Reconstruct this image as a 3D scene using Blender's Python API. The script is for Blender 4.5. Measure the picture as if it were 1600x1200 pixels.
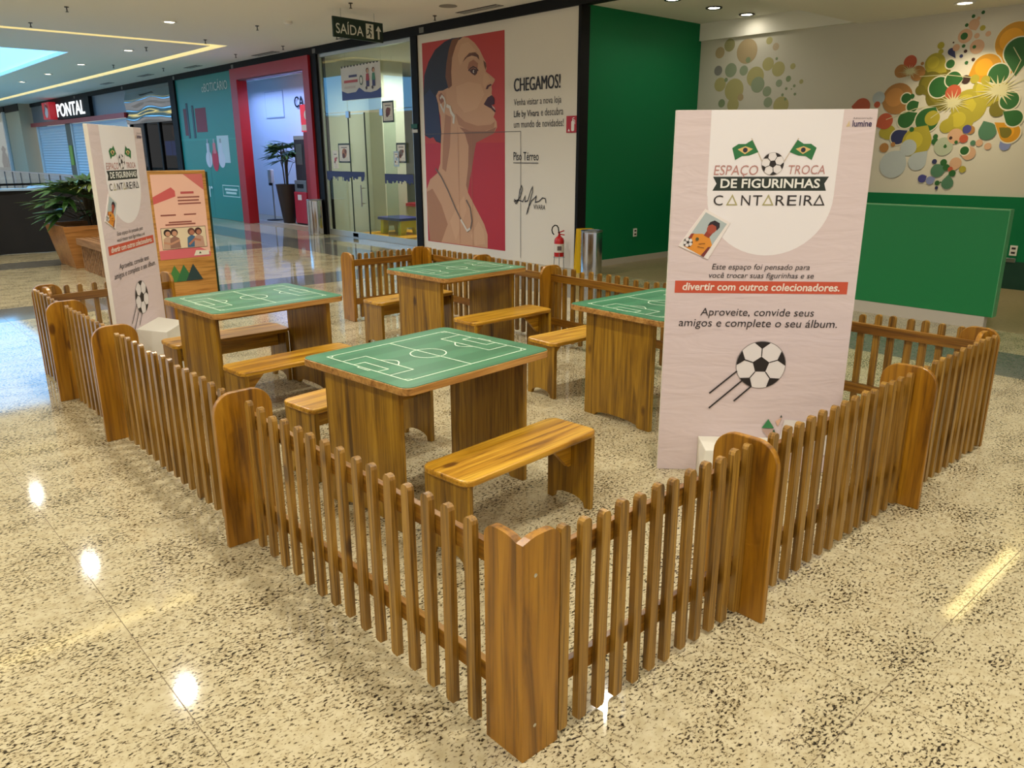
import bpy, bmesh, math, random
from mathutils import Matrix, Vector
random.seed(7)
for _o in list(bpy.data.objects): bpy.data.objects.remove(_o, do_unlink=True)
SC = bpy.context.scene
COL = SC.collection
PI = math.pi

# ------------------------------------------------------------------ camera
YAW, PITCH, ROLL, FPX = 0.8368, 0.2881, -0.0027, 1219.5
CAM = Vector((-1.1913, -1.2823, 1.6))
fw = Vector((math.cos(PITCH)*math.cos(YAW), math.cos(PITCH)*math.sin(YAW), -math.sin(PITCH)))
rt = Vector((math.sin(YAW), -math.cos(YAW), 0)); up = rt.cross(fw)
r2 = rt*math.cos(ROLL)+up*math.sin(ROLL); u2 = up*math.cos(ROLL)-rt*math.sin(ROLL)
cd = bpy.data.cameras.new('camera'); cam = bpy.data.objects.new('camera', cd); COL.objects.link(cam)
cd.sensor_width = 36; cd.lens = 36*FPX/1600; cd.clip_start = .05; cd.clip_end = 200
cam.matrix_world = Matrix(((r2.x, u2.x, -fw.x, CAM.x), (r2.y, u2.y, -fw.y, CAM.y), (r2.z, u2.z, -fw.z, CAM.z), (0, 0, 0, 1)))
SC.camera = cam
# ------------------------------------------------------------------ world, exposure
wd = bpy.data.worlds.new('world'); SC.world = wd; wd.use_nodes = True
wd.node_tree.nodes['Background'].inputs[0].default_value = (1.0, .98, .96, 1)
wd.node_tree.nodes['Background'].inputs[1].default_value = .45
SC.view_settings.view_transform = 'Standard'; SC.view_settings.look = 'None'
SC.view_settings.exposure = 0.15; SC.view_settings.gamma = 1.0; SC.view_settings.use_curve_mapping = False
LAMP_W = 34; LAMP_COL = (1.0, .95, .86)
def area(name, loc, w, size, col=LAMP_COL, shape='DISK', size_y=None, rot=(0, 0, 0), spread=150):
    l = bpy.data.lights.new(name, 'AREA'); l.energy = w; l.shape = shape; l.size = size; l.color = col
    if size_y: l.size_y = size_y
    l.spread = math.radians(spread)
    o = bpy.data.objects.new(name, l); o.location = loc; o.rotation_euler = rot; COL.objects.link(o); return o
# area lamps of the niche, the glazed shop and the far shops
area('niche_lamp', (7.7, 17.2, 3.3), 110, .4, (.24, .40, 1.0), 'RECTANGLE', 4.6)
area('niche_white_lamp', (7.5, 15.6, 3.3), 22, .5, (1, .95, .9), 'SQUARE')
area('glazed_shop_lamp', (8.4, 12.2, 3.3), 60, 1.2, (.97, 1, .93), 'SQUARE')

# ------------------------------------------------------------------ materials
def lin(c):
    return tuple(((v/255)/12.92 if v/255 <= .04045 else ((v/255+.055)/1.055)**2.4) for v in c)+(1,)
MATS = {}
def mat(name, c, rough=.5, metal=0, emit=None, es=0, coat=0, spec=.5):
    if name in MATS: return MATS[name]
    m = bpy.data.materials.new(name); m.use_nodes = True; b = m.node_tree.nodes['Principled BSDF']
    b.inputs['Base Color'].default_value = lin(c); b.inputs['Roughness'].default_value = rough
    b.inputs['Metallic'].default_value = metal; b.inputs['Coat Weight'].default_value = coat
    b.inputs['Specular IOR Level'].default_value = spec
    if emit: b.inputs['Emission Color'].default_value = lin(emit); b.inputs['Emission Strength'].default_value = es
    MATS[name] = m; return m
def col(c, rough=.55):
    return mat('print_%02x%02x%02x' % tuple(c), c, rough)
def ramp(nt, stops):
    r = nt.nodes.new('ShaderNodeValToRGB'); e = r.color_ramp.elements
    while len(e) < len(stops): e.new(.5)
    for i, (p, c) in enumerate(stops): e[i].position = p; e[i].color = lin(c) if len(c) == 3 else c
    return r
def wood(name, axis, dark, mid, light, rough=.36, fine=9.0, knots=True, streak=.6):
    m = bpy.data.materials.new(name); m.use_nodes = True; nt = m.node_tree; N = nt.nodes.new; K = nt.links.new
    b = nt.nodes['Principled BSDF']; b.inputs['Roughness'].default_value = rough; b.inputs['Coat Weight'].default_value = .18; b.inputs['Coat Roughness'].default_value = .25
    tc = N('ShaderNodeTexCoord'); oi = N('ShaderNodeObjectInfo'); mu = N('ShaderNodeMath'); mu.operation = 'MULTIPLY'; mu.inputs[1].default_value = 37.0
    K(oi.outputs['Random'], mu.inputs[0])
    ad = N('ShaderNodeVectorMath'); ad.operation = 'ADD'; K(tc.outputs['Object'], ad.inputs[0]); K(mu.outputs[0], ad.inputs[1])
    mp = N('ShaderNodeMapping'); s = [fine]*3; s[axis] = .55; mp.inputs['Scale'].default_value = s; K(ad.outputs[0], mp.inputs[0])
    n = N('ShaderNodeTexNoise'); n.inputs['Scale'].default_value = 2.2; n.inputs['Detail'].default_value = 5; n.inputs['Roughness'].default_value = .6; n.inputs['Distortion'].default_value = .9
    K(mp.outputs[0], n.inputs['Vector'])
    r = ramp(nt, [(.28, dark), (.46, mid), (.70, light)]); K(n.outputs['Fac'], r.inputs[0])
    mp2 = N('ShaderNodeMapping'); s2 = [fine*5]*3; s2[axis] = 1.6; mp2.inputs['Scale'].default_value = s2; K(ad.outputs[0], mp2.inputs[0])
    n2 = N('ShaderNodeTexNoise'); n2.inputs['Scale'].default_value = 2.0; n2.inputs['Detail'].default_value = 3; K(mp2.outputs[0], n2.inputs['Vector'])
    r2_ = ramp(nt, [(.34, (.42, .38, .32, 1)), (.5, (1, 1, 1, 1))]); K(n2.outputs['Fac'], r2_.inputs[0])
    mx = N('ShaderNodeMix'); mx.data_type = 'RGBA'; mx.blend_type = 'MULTIPLY'; mx.inputs['Factor'].default_value = streak
    K(r.outputs[0], mx.inputs['A']); K(r2_.outputs[0], mx.inputs['B']); out = mx.outputs['Result']
    if knots:
        mp3 = N('ShaderNodeMapping'); s3 = [5.5]*3; s3[axis] = 2.6; mp3.inputs['Scale'].default_value = s3; K(ad.outputs[0], mp3.inputs[0])
        v = N('ShaderNodeTexVoronoi'); v.inputs['Scale'].default_value = 1.0; K(mp3.outputs[0], v.inputs['Vector'])
        r3 = ramp(nt, [(.07, (.16, .07, .03, 1)), (.13, (1, 1, 1, 1))]); K(v.outputs['Distance'], r3.inputs[0])
        m3 = N('ShaderNodeMix'); m3.data_type = 'RGBA'; m3.blend_type = 'MULTIPLY'; m3.inputs['Factor'].default_value = .8
        K(out, m3.inputs['A']); K(r3.outputs[0], m3.inputs['B']); out = m3.outputs['Result']
    K(out, b.inputs['Base Color'])
    MATS[name] = m; return m
WD, WM, WL = (78, 50, 8), (142, 102, 18), (178, 136, 36)
wood_x = wood('honey_pine_x', 0, (112, 68, 10), (182, 130, 28), (216, 168, 54))
wood_z = wood('honey_pine_z', 2, WD, WM, WL)
fence_z = wood('fence_pine_z', 2, (76, 50, 14), (138, 98, 30), (174, 132, 52), fine=14, streak=.85)
fence_x = wood('fence_pine_x', 0, (82, 48, 10), (130, 84, 18), (156, 112, 32), fine=12)
board_z = wood('board_pine_z', 2, (92, 56, 6), (148, 98, 12), (176, 124, 26), fine=7)
teak = wood('planter_teak', 0, (132, 84, 40), (164, 110, 56), (186, 132, 74), fine=6, knots=False)
teak_slat = wood('slat_teak', 1, (110, 74, 46), (150, 112, 78), (178, 140, 104), fine=8, knots=False)
totem_wood = wood('totem_oak', 0, (170, 118, 52), (192, 138, 66), (206, 154, 82), fine=6, knots=False)
edge_wood = wood('tabletop_edge', 0, (128, 82, 34), (176, 126, 62), (204, 158, 88), fine=8, knots=False)

def granite(name, base, mid, dark, thr=0.0, rough=.06):
    m = bpy.data.materials.new(name); m.use_nodes = True; nt = m.node_tree; N = nt.nodes.new; K = nt.links.new
    b = nt.nodes['Principled BSDF']; b.inputs['Roughness'].default_value = rough; b.inputs['IOR'].default_value = 1.5
    g = N('ShaderNodeNewGeometry')
    mp = N('ShaderNodeMapping'); mp.inputs['Scale'].default_value = (1.0, 1.7, 1); mp.inputs['Rotation'].default_value = (0, 0, .5); K(g.outputs['Position'], mp.inputs[0])
    big = N('ShaderNodeTexNoise'); big.inputs['Scale'].default_value = 3.2; big.inputs['Detail'].default_value = 3; K(mp.outputs[0], big.inputs['Vector'])
    n = N('ShaderNodeTexNoise'); n.inputs['Scale'].default_value = 62; n.inputs['Detail'].default_value = 5; n.inputs['Roughness'].default_value = .62; n.inputs['Distortion'].default_value = .35; K(mp.outputs[0], n.inputs['Vector'])
    ma = N('ShaderNodeMath'); ma.operation = 'MULTIPLY_ADD'; ma.inputs[1].default_value = .26; K(big.outputs['Fac'], ma.inputs[0]); K(n.outputs['Fac'], ma.inputs[2])
    o = thr
    r = ramp(nt, [(.45+o, dark), (.50+o, mid), (.555+o, base)]); K(ma.outputs[0], r.inputs[0])
    n2 = N('ShaderNodeTexNoise'); n2.inputs['Scale'].default_value = 24; n2.inputs['Detail'].default_value = 4; K(g.outputs['Position'], n2.inputs['Vector'])
    r2_ = ramp(nt, [(.35, (.80, .76, .68, 1)), (.6, (1, 1, 1, 1))]); K(n2.outputs['Fac'], r2_.inputs[0])
    mx = N('ShaderNodeMix'); mx.data_type = 'RGBA'; mx.blend_type = 'MULTIPLY'; mx.inputs['Factor'].default_value = .7
    K(r.outputs[0], mx.inputs['A']); K(r2_.outputs[0], mx.inputs['B']); K(mx.outputs['Result'], b.inputs['Base Color'])
    MATS[name] = m; return m
granite_l = granite('cream_granite', (190, 179, 146), (146, 132, 100), (38, 32, 25), thr=.063)
granite_d = granite('grey_granite', (118, 116, 108), (92, 90, 84), (48, 46, 44), thr=.03)
grout = mat('grout', (128, 112, 84), .6)
white_ceil = mat('ceiling_paint', (246, 243, 236), .9, spec=.2)
black_trim = mat('black_trim', (20, 20, 22), .6, spec=.2)
white_wall = mat('white_wall', (226, 220, 210), .7)
green_wall = mat('green_paint', (4, 116, 68), .55, spec=.25)
green_light = mat('green_panel', (24, 124, 68), .4)
green_dark = mat('dark_green_paint', (8, 60, 44), .5)
skirting = mat('skirting', (188, 180, 166), .5)
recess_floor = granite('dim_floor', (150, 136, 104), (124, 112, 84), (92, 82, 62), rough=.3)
chrome = mat('polished_steel', (205, 205, 205), .12, 1.0)
steel = mat('brushed_steel', (170, 172, 175), .3, 1.0)
screw_m = mat('screw_steel', (210, 208, 200), .25, 1.0)
def glass(name, tint, alpha):
    m = bpy.data.materials.new(name); m.use_nodes = True; nt = m.node_tree; N = nt.nodes.new; K = nt.links.new
    nt.nodes.remove(nt.nodes['Principled BSDF'])
    t = N('ShaderNodeBsdfTransparent'); t.inputs[0].default_value = lin(tint); g = N('ShaderNodeBsdfGlossy'); g.inputs['Roughness'].default_value = .01
    lw = N('ShaderNodeLayerWeight'); pw_ = N('ShaderNodeMath'); pw_.operation = 'POWER'; pw_.inputs[1].default_value = 5; K(lw.outputs['Facing'], pw_.inputs[0]); a = N('ShaderNodeMath'); a.operation = 'MULTIPLY_ADD'; a.inputs[1].default_value = .35 if 'dark' in name else .9; a.inputs[2].default_value = alpha; a.use_clamp = True; K(pw_.outputs[0], a.inputs[0])
    x = N('ShaderNodeMixShader'); K(a.outputs[0], x.inputs[0]); K(t.outputs[0], x.inputs[1]); K(g.outputs[0], x.inputs[2]); K(x.outputs[0], nt.nodes['Material Output'].inputs[0])
    MATS[name] = m; return m
pane = glass('shop_glass', (236, 243, 238), .07)
dark_pane = glass('dark_shop_glass', (120, 128, 136), .03)
rail_glass = glass('railing_glass', (214, 230, 234), .06)

# ------------------------------------------------------------------ mesh helpers
class MB:
    def __init__(s): s.v, s.f, s.m = [], [], []
    def add(s, v, f, mi=0):
        o = len(s.v); s.v += [tuple(p) for p in v]; s.f += [tuple(i+o for i in q) for q in f]; s.m += [mi]*len(f); return s
    def box(s, x0, x1, y0, y1, z0, z1, mi=0):
        v = [(x, y, z) for x in (x0, x1) for y in (y0, y1) for z in (z0, z1)]
        return s.add(v, [(0, 1, 3, 2), (4, 6, 7, 5), (0, 4, 5, 1), (2, 3, 7, 6), (0, 2, 6, 4), (1, 5, 7, 3)], mi)
    def prism(s, pts, a, b, axis=1, mi=0):
        # outline pts in the plane normal to axis, extruded from a to b
        def P(u, v, w): return (w, u, v) if axis == 0 else ((u, w, v) if axis == 1 else (u, v, w))
        n = len(pts); v = [P(u, w, a) for u, w in pts]+[P(u, w, b) for u, w in pts]
        f = [tuple(range(n)), tuple(range(2*n-1, n-1, -1))]+[(i, i+n, (i+1) % n+n, (i+1) % n) for i in range(n)]
        return s.add(v, f, mi)
    def lathe(s, prof, n=24, cx=0, cy=0, cap=True, mi=0):
        v = [(cx+r*math.cos(2*PI*k/n), cy+r*math.sin(2*PI*k/n), z) for r, z in prof for k in range(n)]
        f = [(i*n+k, i*n+(k+1) % n, (i+1)*n+(k+1) % n, (i+1)*n+k) for i in range(len(prof)-1) for k in range(n)]
        if cap: f += [tuple(range(n-1, -1, -1)), tuple((len(prof)-1)*n+k for k in range(n))]
        return s.add(v, f, mi)
    def tube(s, pts, r, n=8, mi=0):
        pts = [Vector(p) for p in pts]; v = []; f = []
        for i, p in enumerate(pts):
            d = (pts[min(i+1, len(pts)-1)]-pts[max(i-1, 0)]).normalized()
            a = d.orthogonal().normalized() if i == 0 else (pa-d*pa.dot(d)).normalized()
            pa = a; b = d.cross(a); rr = r[i] if isinstance(r, (list, tuple)) else r
            v += [p+(a*math.cos(2*PI*k/n)+b*math.sin(2*PI*k/n))*rr for k in range(n)]
        for i in range(len(pts)-1):
            f += [(i*n+k, i*n+(k+1) % n, (i+1)*n+(k+1) % n, (i+1)*n+k) for k in range(n)]
        f += [tuple(range(n-1, -1, -1)), tuple((len(pts)-1)*n+k for k in range(n))]
        return s.add(v, f, mi)
    def mesh(s, name, mats, smooth=False):
        me = bpy.data.meshes.new(name); me.from_pydata(s.v, [], s.f)
        mats = mats if isinstance(mats, (list, tuple)) else [mats]
        for m in mats: me.materials.append(m)
        me.polygons.foreach_set('material_index', s.m)
        bm = bmesh.new(); bm.from_mesh(me); bmesh.ops.recalc_face_normals(bm, faces=bm.faces); bm.to_mesh(me); bm.free()
        if smooth: me.polygons.foreach_set('use_smooth', [True]*len(me.polygons)); me.set_sharp_from_angle(angle=math.radians(40))
        me.update(); return me
    def obj(s, name, mats, parent=None, smooth=False, bevel=0, loc=None):
        return link(name, s.mesh(name, mats, smooth), parent, bevel, loc)
def link(name, me, parent=None, bevel=0, loc=None):
    o = bpy.data.objects.new(name, me); COL.objects.link(o)
    if parent: o.parent = parent
    if loc: o.location = loc
    if bevel:
        b = o.modifiers.new('bevel', 'BEVEL'); b.width = bevel; b.segments = 2; b.limit_method = 'ANGLE'; b.angle_limit = math.radians(50)
    return o
def tag(o, label=None, cat=None, group=None, kind=None):
    if label: o['label'] = label
    if cat: o['category'] = cat
    if group: o['group'] = group
    if kind: o['kind'] = kind
    return o
def thing(name, label, cat, loc=(0, 0, 0), rz=0, group=None, kind=None):
    o = bpy.data.objects.new(name, None); COL.objects.link(o); o.location = loc; o.rotation_euler = (0, 0, rz); o.empty_display_size = .1
    return tag(o, label, cat, group, kind)
def struct(name, mb, m, parent=None, bevel=0):
    o = mb.obj(name, m, parent, bevel=bevel); o['kind'] = 'structure'; return o
def rrect(x0, x1, y0, y1, r, n=6, corners=(1, 1, 1, 1)):
    out = []
    for (cx, cy, a0, on) in ((x1-r, y0+r, -PI/2, corners[0]), (x1-r, y1-r, 0, corners[1]), (x0+r, y1-r, PI/2, corners[2]), (x0+r, y0+r, PI, corners[3])):
        if on: out += [(cx+r*math.cos(a0+PI/2*k/n), cy+r*math.sin(a0+PI/2*k/n)) for k in range(n+1)]
        else:
            out.append({-PI/2: (x1, y0), 0: (x1, y1), PI/2: (x0, y1), PI: (x0, y0)}[a0])
    return out
def circ(cx, cy, r, n=24, a0=0, a1=2*PI, sx=1):
    full = abs(a1-a0-2*PI) < 1e-6; m = n if full else n+1
    return [(cx+sx*r*math.cos(a0+(a1-a0)*k/n), cy+r*math.sin(a0+(a1-a0)*k/n)) for k in range(m)]
def stroke(pts, w, closed=False):
    n = len(pts); L, R = [], []
    for i in range(n):
        a = Vector(pts[(i-1) % n] if (closed or i) else pts[i]); b = Vector(pts[(i+1) % n] if (closed or i < n-1) else pts[i]); c = Vector(pts[i])
        if closed or 0 < i < n-1:
            d1 = (c-a).normalized(); d2 = (b-c).normalized(); n1 = Vector((-d1.y, d1.x)); n2 = Vector((-d2.y, d2.x)); m = (n1+n2).normalized(); k = w/2/max(.35, m.dot(n1))
        else:
            d = (b-a).normalized(); m = Vector((-d.y, d.x)); k = w/2
        L.append(c+m*k); R.append(c-m*k)
    q = []
    for i in range(n if closed else n-1):
        j = (i+1) % n; q.append([tuple(L[i]), tuple(L[j]), tuple(R[j]), tuple(R[i])])
    return q
class Print:
    """flat print on a vertical board: local x right, z up, -y towards the viewer"""
    def __init__(s, y=-.001, step=.0002): s.v, s.f, s.m, s.mats, s.y, s.st, s.k = [], [], [], [], y, step, 0
    def mi(s, m):
        if m not in s.mats: s.mats.append(m)
        return s.mats.index(m)
    def poly(s, pts, c, new=True):
        m = c if not isinstance(c, tuple) else col(c)
        o = len(s.v); yy = s.y-s.st*s.k; s.v += [(u, yy, w) for u, w in pts]; s.f.append(tuple(range(o, o+len(pts)))); s.m.append(s.mi(m))
        if new: s.k += 1
        return s
    def line(s, pts, w, c, closed=False):
        for q in stroke(pts, w, closed): s.poly(q, c, False)
        s.k += 1; return s
    def rect(s, x0, x1, z0, z1, c): return s.poly([(x0, z0), (x1, z0), (x1, z1), (x0, z1)], c)
    def obj(s, name, parent):
        me = bpy.data.meshes.new(name); me.from_pydata(s.v, [], s.f)
        for m in s.mats: me.materials.append(m)
        me.polygons.foreach_set('material_index', s.m); me.update(); return link(name, me, parent)
def text(parent, body, x0, x1, z0, z1, c, y=-.004, bold=0, shear=0, depth=0, name='lettering'):
    """lettering fitted into the box x0..x1, z0..z1 of a board (z0..z1 is the full height of the glyphs)"""
    cu = bpy.data.curves.new('t', 'FONT'); cu.body = body; cu.offset = bold; cu.shear = shear; cu.extrude = depth; cu.resolution_u = 3
    ob = bpy.data.objects.new('t', cu); COL.objects.link(ob); dg = bpy.context.evaluated_depsgraph_get()
    me = bpy.data.meshes.new_from_object(ob.evaluated_get(dg)); bpy.data.objects.remove(ob); bpy.data.curves.remove(cu)
    xs = [v.co.x for v in me.vertices]; ys = [v.co.y for v in me.vertices]; ax, bx, ay, by = min(xs), max(xs), min(ys), max(ys)
    for v in me.vertices:
        X, Y, Zz = v.co; v.co = (x0+(X-ax)/(bx-ax)*(x1-x0), y-Zz, z0+(Y-ay)/(by-ay)*(z1-z0))
    me.materials.clear(); me.materials.append(c if not isinstance(c, tuple) else col(c)); me.name = name
    return link(name, me, parent)

# ------------------------------------------------------------------ setting: floor
TS, TX0, TY0 = .8, -.6, -.53
struct('floor', MB().box(-9, 6.95, -9, 60, -.12, -.004), granite_l)
floor = bpy.data.objects['floor']
bandY = [(7.74, 8.54), (11.95, 12.75)]; bandX = (5.25, 6.05)
def cuts(lo, hi, o, bands):
    c = []; x = o-math.ceil((o-lo)/TS)*TS
    while x < hi: c.append(x); x += TS
    c.append(hi); c = [v for v in c if not any(a-.25 < v < b+.25 for a, b in bands)]
    for a, b in bands:
        if lo < a < hi: c += [a, b]
    return sorted(c)
xs = [v for v in cuts(-3.0, 6.93, TX0, [bandX])]; ys = [v for v in cuts(-2.13, 12.76, TY0, bandY)]
struct('floor_bed', MB().box(xs[0], xs[-1], ys[0], ys[-1], -.004, -.0015), grout, floor)
TM = {}
for i in range(len(xs)-1):
    for j in range(len(ys)-1):
        x0, x1, y0, y1 = xs[i], xs[i+1], ys[j], ys[j+1]
        isd = any(a-.01 < y0 < b-.01 for a, b in bandY) or bandX[0]-.01 < x0 < bandX[1]-.01
        key = (round(x1-x0, 3), round(y1-y0, 3), isd)
        if key not in TM:
            a, b = (x1-x0)/2-.0015, (y1-y0)/2-.0015
            TM[key] = MB().box(-a, a, -b, b, -.0035, 0).mesh('floor_tile', granite_d if isd else granite_l)
        link('floor_tile', TM[key], floor, loc=((x0+x1)/2, (y0+y1)/2, 0))
for (a, b, c, d) in ((bandX[0], bandX[1], 12.76, 40), (-9, -3.0, 7.74, 8.54), (-9, -3.0, 11.95, 12.75), (bandX[0], bandX[1], -9, -2.13)):
    struct('floor_band', MB().box(a, b, c, d, -.0038, -.0008), granite_d, floor)
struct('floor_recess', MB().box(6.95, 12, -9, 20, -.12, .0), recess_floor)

# ------------------------------------------------------------------ setting: ceiling
CZ = 3.58
def slab_holes(x0, x1, y0, y1, z0, z1, holes):
    X = sorted({x0, x1, *[v for h in holes for v in h[:2] if x0 < v < x1]}); Y = sorted({y0, y1, *[v for h in holes for v in h[2:] if y0 < v < y1]})
    mb = MB()
    for i in range(len(X)-1):
        for j in range(len(Y)-1):
            cx, cy = (X[i]+X[i+1])/2, (Y[j]+Y[j+1])/2
            if not any(a < cx < b and c < cy < d for a, b, c, d in holes): mb.box(X[i], X[i+1], Y[j], Y[j+1], z0, z1)
    return mb
coves = [(-9, 5.62, 14.38, 14.62), (5.38, 5.62, 14.62, 46), (-9, 1.75, 7.52, 7.72)]
sky = (-9, 3.6, 17.45, 40)
ceil = struct('ceiling', slab_holes(-9, 7.05, -9, 60, CZ, CZ+.12, coves+[sky]), white_ceil)
cove_m = mat('cove_light', (255, 240, 190), .5, emit=(255, 232, 150), es=1.5)
cove_near = mat('cove_light_near', (255, 240, 190), .5, emit=(255, 232, 160), es=5.0)
for i, (a, b, c, d) in enumerate(coves):
    t = MB().box(a, b, c, d, CZ+.10, CZ+.14).obj('cove_light', cove_near if i == 2 else cove_m)
    tag(t, ['warm cove light strip in the ceiling running beside the skylight towards the left edge', 'warm cove light strip in the ceiling parallel to the far shopfronts', 'warm cove light strip overhead nearest the fence, seen as a streak on the floor'][i], 'cove light', 'ceiling cove lights')
sk = MB().box(sky[0], sky[1], sky[2], sky[3], CZ+.08, CZ+.12).obj('skylight', mat('skylight_glass', (180, 235, 250), .3, emit=(108, 186, 255), es=2.5))
tag(sk, 'bright blue skylight panel in the ceiling at the upper left', 'skylight')
struct('ceiling_recess', MB().box(7.05, 10.2, 3.9, 6.5, 3.46, 3.56), white_ceil)
struct('ceiling_recess', slab_holes(7.05, 10.2, -9, 3.9, 3.2, 3.56, [(7.2, 9.6, .93, 1.13)]), white_ceil)
tag(MB().box(7.2, 9.6, .93, 1.13, 3.3, 3.34).obj('cove_light', cove_near), 'warm cove light strip in the lower ceiling of the green recess', 'cove light', 'ceiling cove lights')

# downlights
rim_m = mat('lamp_rim', (235, 232, 225), .4); lens_m = mat('lamp_lens', (255, 250, 235), .4, emit=(255, 244, 214), es=22)
black_rim = mat('lamp_black_rim', (18, 18, 20), .4)
RIM = MB().lathe([(.075, 0), (.105, -.006), (.11, 0), (.11, .01), (.075, .01)], 24, cap=False).mesh('rim', rim_m)
RIMB = RIM.copy(); RIMB.materials.clear(); RIMB.materials.append(black_rim)
LENS = MB().lathe([(.001, .004), (.076, .004)], 24, cap=False).mesh('lens', lens_m)
def downlight(x, y, z, label, w=LAMP_W, black=False, group='ceiling downlights', lamp_col=LAMP_COL, tilt=(0, 0, 0), spread=150):
    t = thing('downlight', label, 'downlight', (x, y, z-.012), 0, group); link('rim', RIMB if black else RIM, t); link('lens', LENS, t)
    if w: area('downlight_lamp', (x, y, z-.02), w, .12, lamp_col, spread=spread, rot=tilt)
MIRR = {(.82, 5.85): 'recessed downlight overhead whose mirror spot is nearest on the left floor', (.82, 9.2): 'recessed downlight overhead whose mirror spot is the middle one on the left floor', (.82, 12.18): 'recessed downlight overhead whose mirror spot is the furthest on the left floor', (3.76, 2.85): 'recessed downlight overhead mirrored as a streak right of the front corner post'}
OVER = 'round white recessed ceiling downlight overhead outside the picture'
for x in (-5.1, -2.1, .82, 3.76):
    for y in (-6.3, -3.2, -.2, 2.85, 5.85, 9.2, 12.18):
        lab = 'round white recessed downlight above the left shopfronts, nearest of the lit row' if (x == 3.76 and y > 12) else MIRR.get((x, y), OVER)
        downlight(x, y, CZ, lab, group='ceiling downlights')
for i, y in enumerate((16.3, 19.7, 22.75, 25.75)):
    downlight(4.4, y, CZ, 'recessed downlight between the skylight and the warm cove strip, %s from the camera' % ('first', 'second', 'third', 'fourth')[i], 22)
for i, x in enumerate((7.59, 8.5, 9.3)):
    downlight(x, 5.4, 3.46, ['black rimmed downlight above the green wall at the top edge of the picture', 'black rimmed downlight above the green wall, middle of three', 'black rimmed downlight above the green wall nearest the mural'][i], (3, 3, .6)[i], True)
downlight(9.0, 2.43, 3.2, 'bright warm downlight close to the colourful mural', 15, lamp_col=(1, .84, .55), spread=110)
# sprinklers, smoke heads and air slots
spr_m = mat('sprinkler_metal', (70, 66, 60), .4, .6); slot_m = mat('slot_dark', (54, 50, 46), .6)
SPR = MB().lathe([(.03, 0), (.03, -.01), (.008, -.012), (.008, -.06), (.02, -.064), (.02, -.07)], 10).mesh('sprinkler', spr_m)
for i, (x, y) in enumerate(((2.22, 11.81), (2.16, 13.71), (4.97, 13.83), (4.52, 15.62), (6.29, 15.57), (4.97, 11.68), (6.43, 13.72), (5.06, 8.94), (6.48, 11.78), (6.55, 9.01), (5.01, 19.4), (6.13, 19.38))):
    tag(link('sprinkler', SPR, loc=(x, y, CZ)), 'small dark fire sprinkler head hanging from the white ceiling', 'sprinkler', 'ceiling sprinklers')
tag(link('smoke_detector', MB().lathe([(.06, 0), (.065, -.03), (.04, -.05)], 16).mesh('smoke_detector', rim_m), loc=(5.14, 10.94, CZ)), 'small white smoke detector on the ceiling left of the exit sign', 'smoke detector')
for i, (x, y0, y1) in enumerate(((6.72, 14.6, 15.6), (6.55, 18.2, 19.0), (6.78, 11.4, 12.2), (6.7, 7.7, 8.6), (6.4, 24.4, 25.3), (6.42, 21.1, 22.0))):
    t = thing('air_slot', 'dark linear air slot in the ceiling along the black header, %s from the right' % ('third', 'fourth', 'second', 'first', 'sixth', 'fifth')[i], 'air vent', (x, y0, CZ), 0, 'ceiling air slots')
    MB().box(-.08, .08, 0, y1-y0, -.004, 0).obj('slot', slot_m, t)
    for k in (-.03, .03): MB().box(k-.004, k+.004, 0, y1-y0, -.008, -.003).obj('vane', rim_m, t)
sp = thing('ceiling_speaker', 'round grey ceiling speaker near the top of the advert wall', 'speaker', (6.2, 8.23, CZ)); MB().lathe([(.12, 0), (.13, -.008), (.02, -.012)], 24).obj('grille', mat('speaker_grey', (150, 146, 138), .6), sp)

# ------------------------------------------------------------------ setting: shopfront line (x = 6.95)
XS = 6.95
struct('trim_1', MB().box(XS-.04, 7.05, -9, 37.3, 3.44, CZ), black_trim)
for i, y in enumerate((9.85, 13.4, 17.2, 20.9, 25.2, 30.5)):
    MB().box(XS-.05, XS-.04, y-.06, y+.06, 3.46, 3.54).obj('number_plate', mat('plate_grey', (120, 118, 112), .4, .5), bpy.data.objects['trim_1'])
struct('wall_advert', MB().box(XS, XS+.1, 6.4, 10.03, 0, 3.44), white_wall)
struct('trim_2', MB().box(XS-.03, XS+.12, 10.03, 10.2, 0, 3.44), black_trim)
struct('trim_3', MB().box(XS-.05, XS+.15, 13.34, 13.56, 0, 3.44), black_trim)
struct('trim_4', MB().box(XS-.02, XS+.15, 6.35, 6.4, 0, 3.44), black_trim)
struct('trim_5', MB().box(XS-.02, XS+.15, 17.28, 17.34, 0, 3.44), black_trim)
struct('trim_6', MB().box(XS-.06, XS+.15, 20.94, 21.3, 0, 3.44), black_trim)
# green side wall and mural wall of the recess
struct('wall_green', MB().box(7.1, 9.7, 6.35, 6.5, 0, 3.46), green_wall)
struct('baseboard_green', MB().box(7.1, 9.58, 6.335, 6.35, 0, .09), skirting)
wm = struct('wall_mural', MB().box(9.6, 9.75, -9, 6.35, 0, 3.46), mat('mural_ground', (212, 207, 194), .6))
struct('trim_7', MB().box(9.58, 9.6, -9, 6.35, .33, 1.08), green_wall)
struct('trim_8', MB().box(9.575, 9.6, -9, 6.35, 0, .33), green_dark)
struct('trim_9', MB().box(9.55, 9.6, 3.9, 6.35, 3.22, 3.46), white_ceil)

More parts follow.
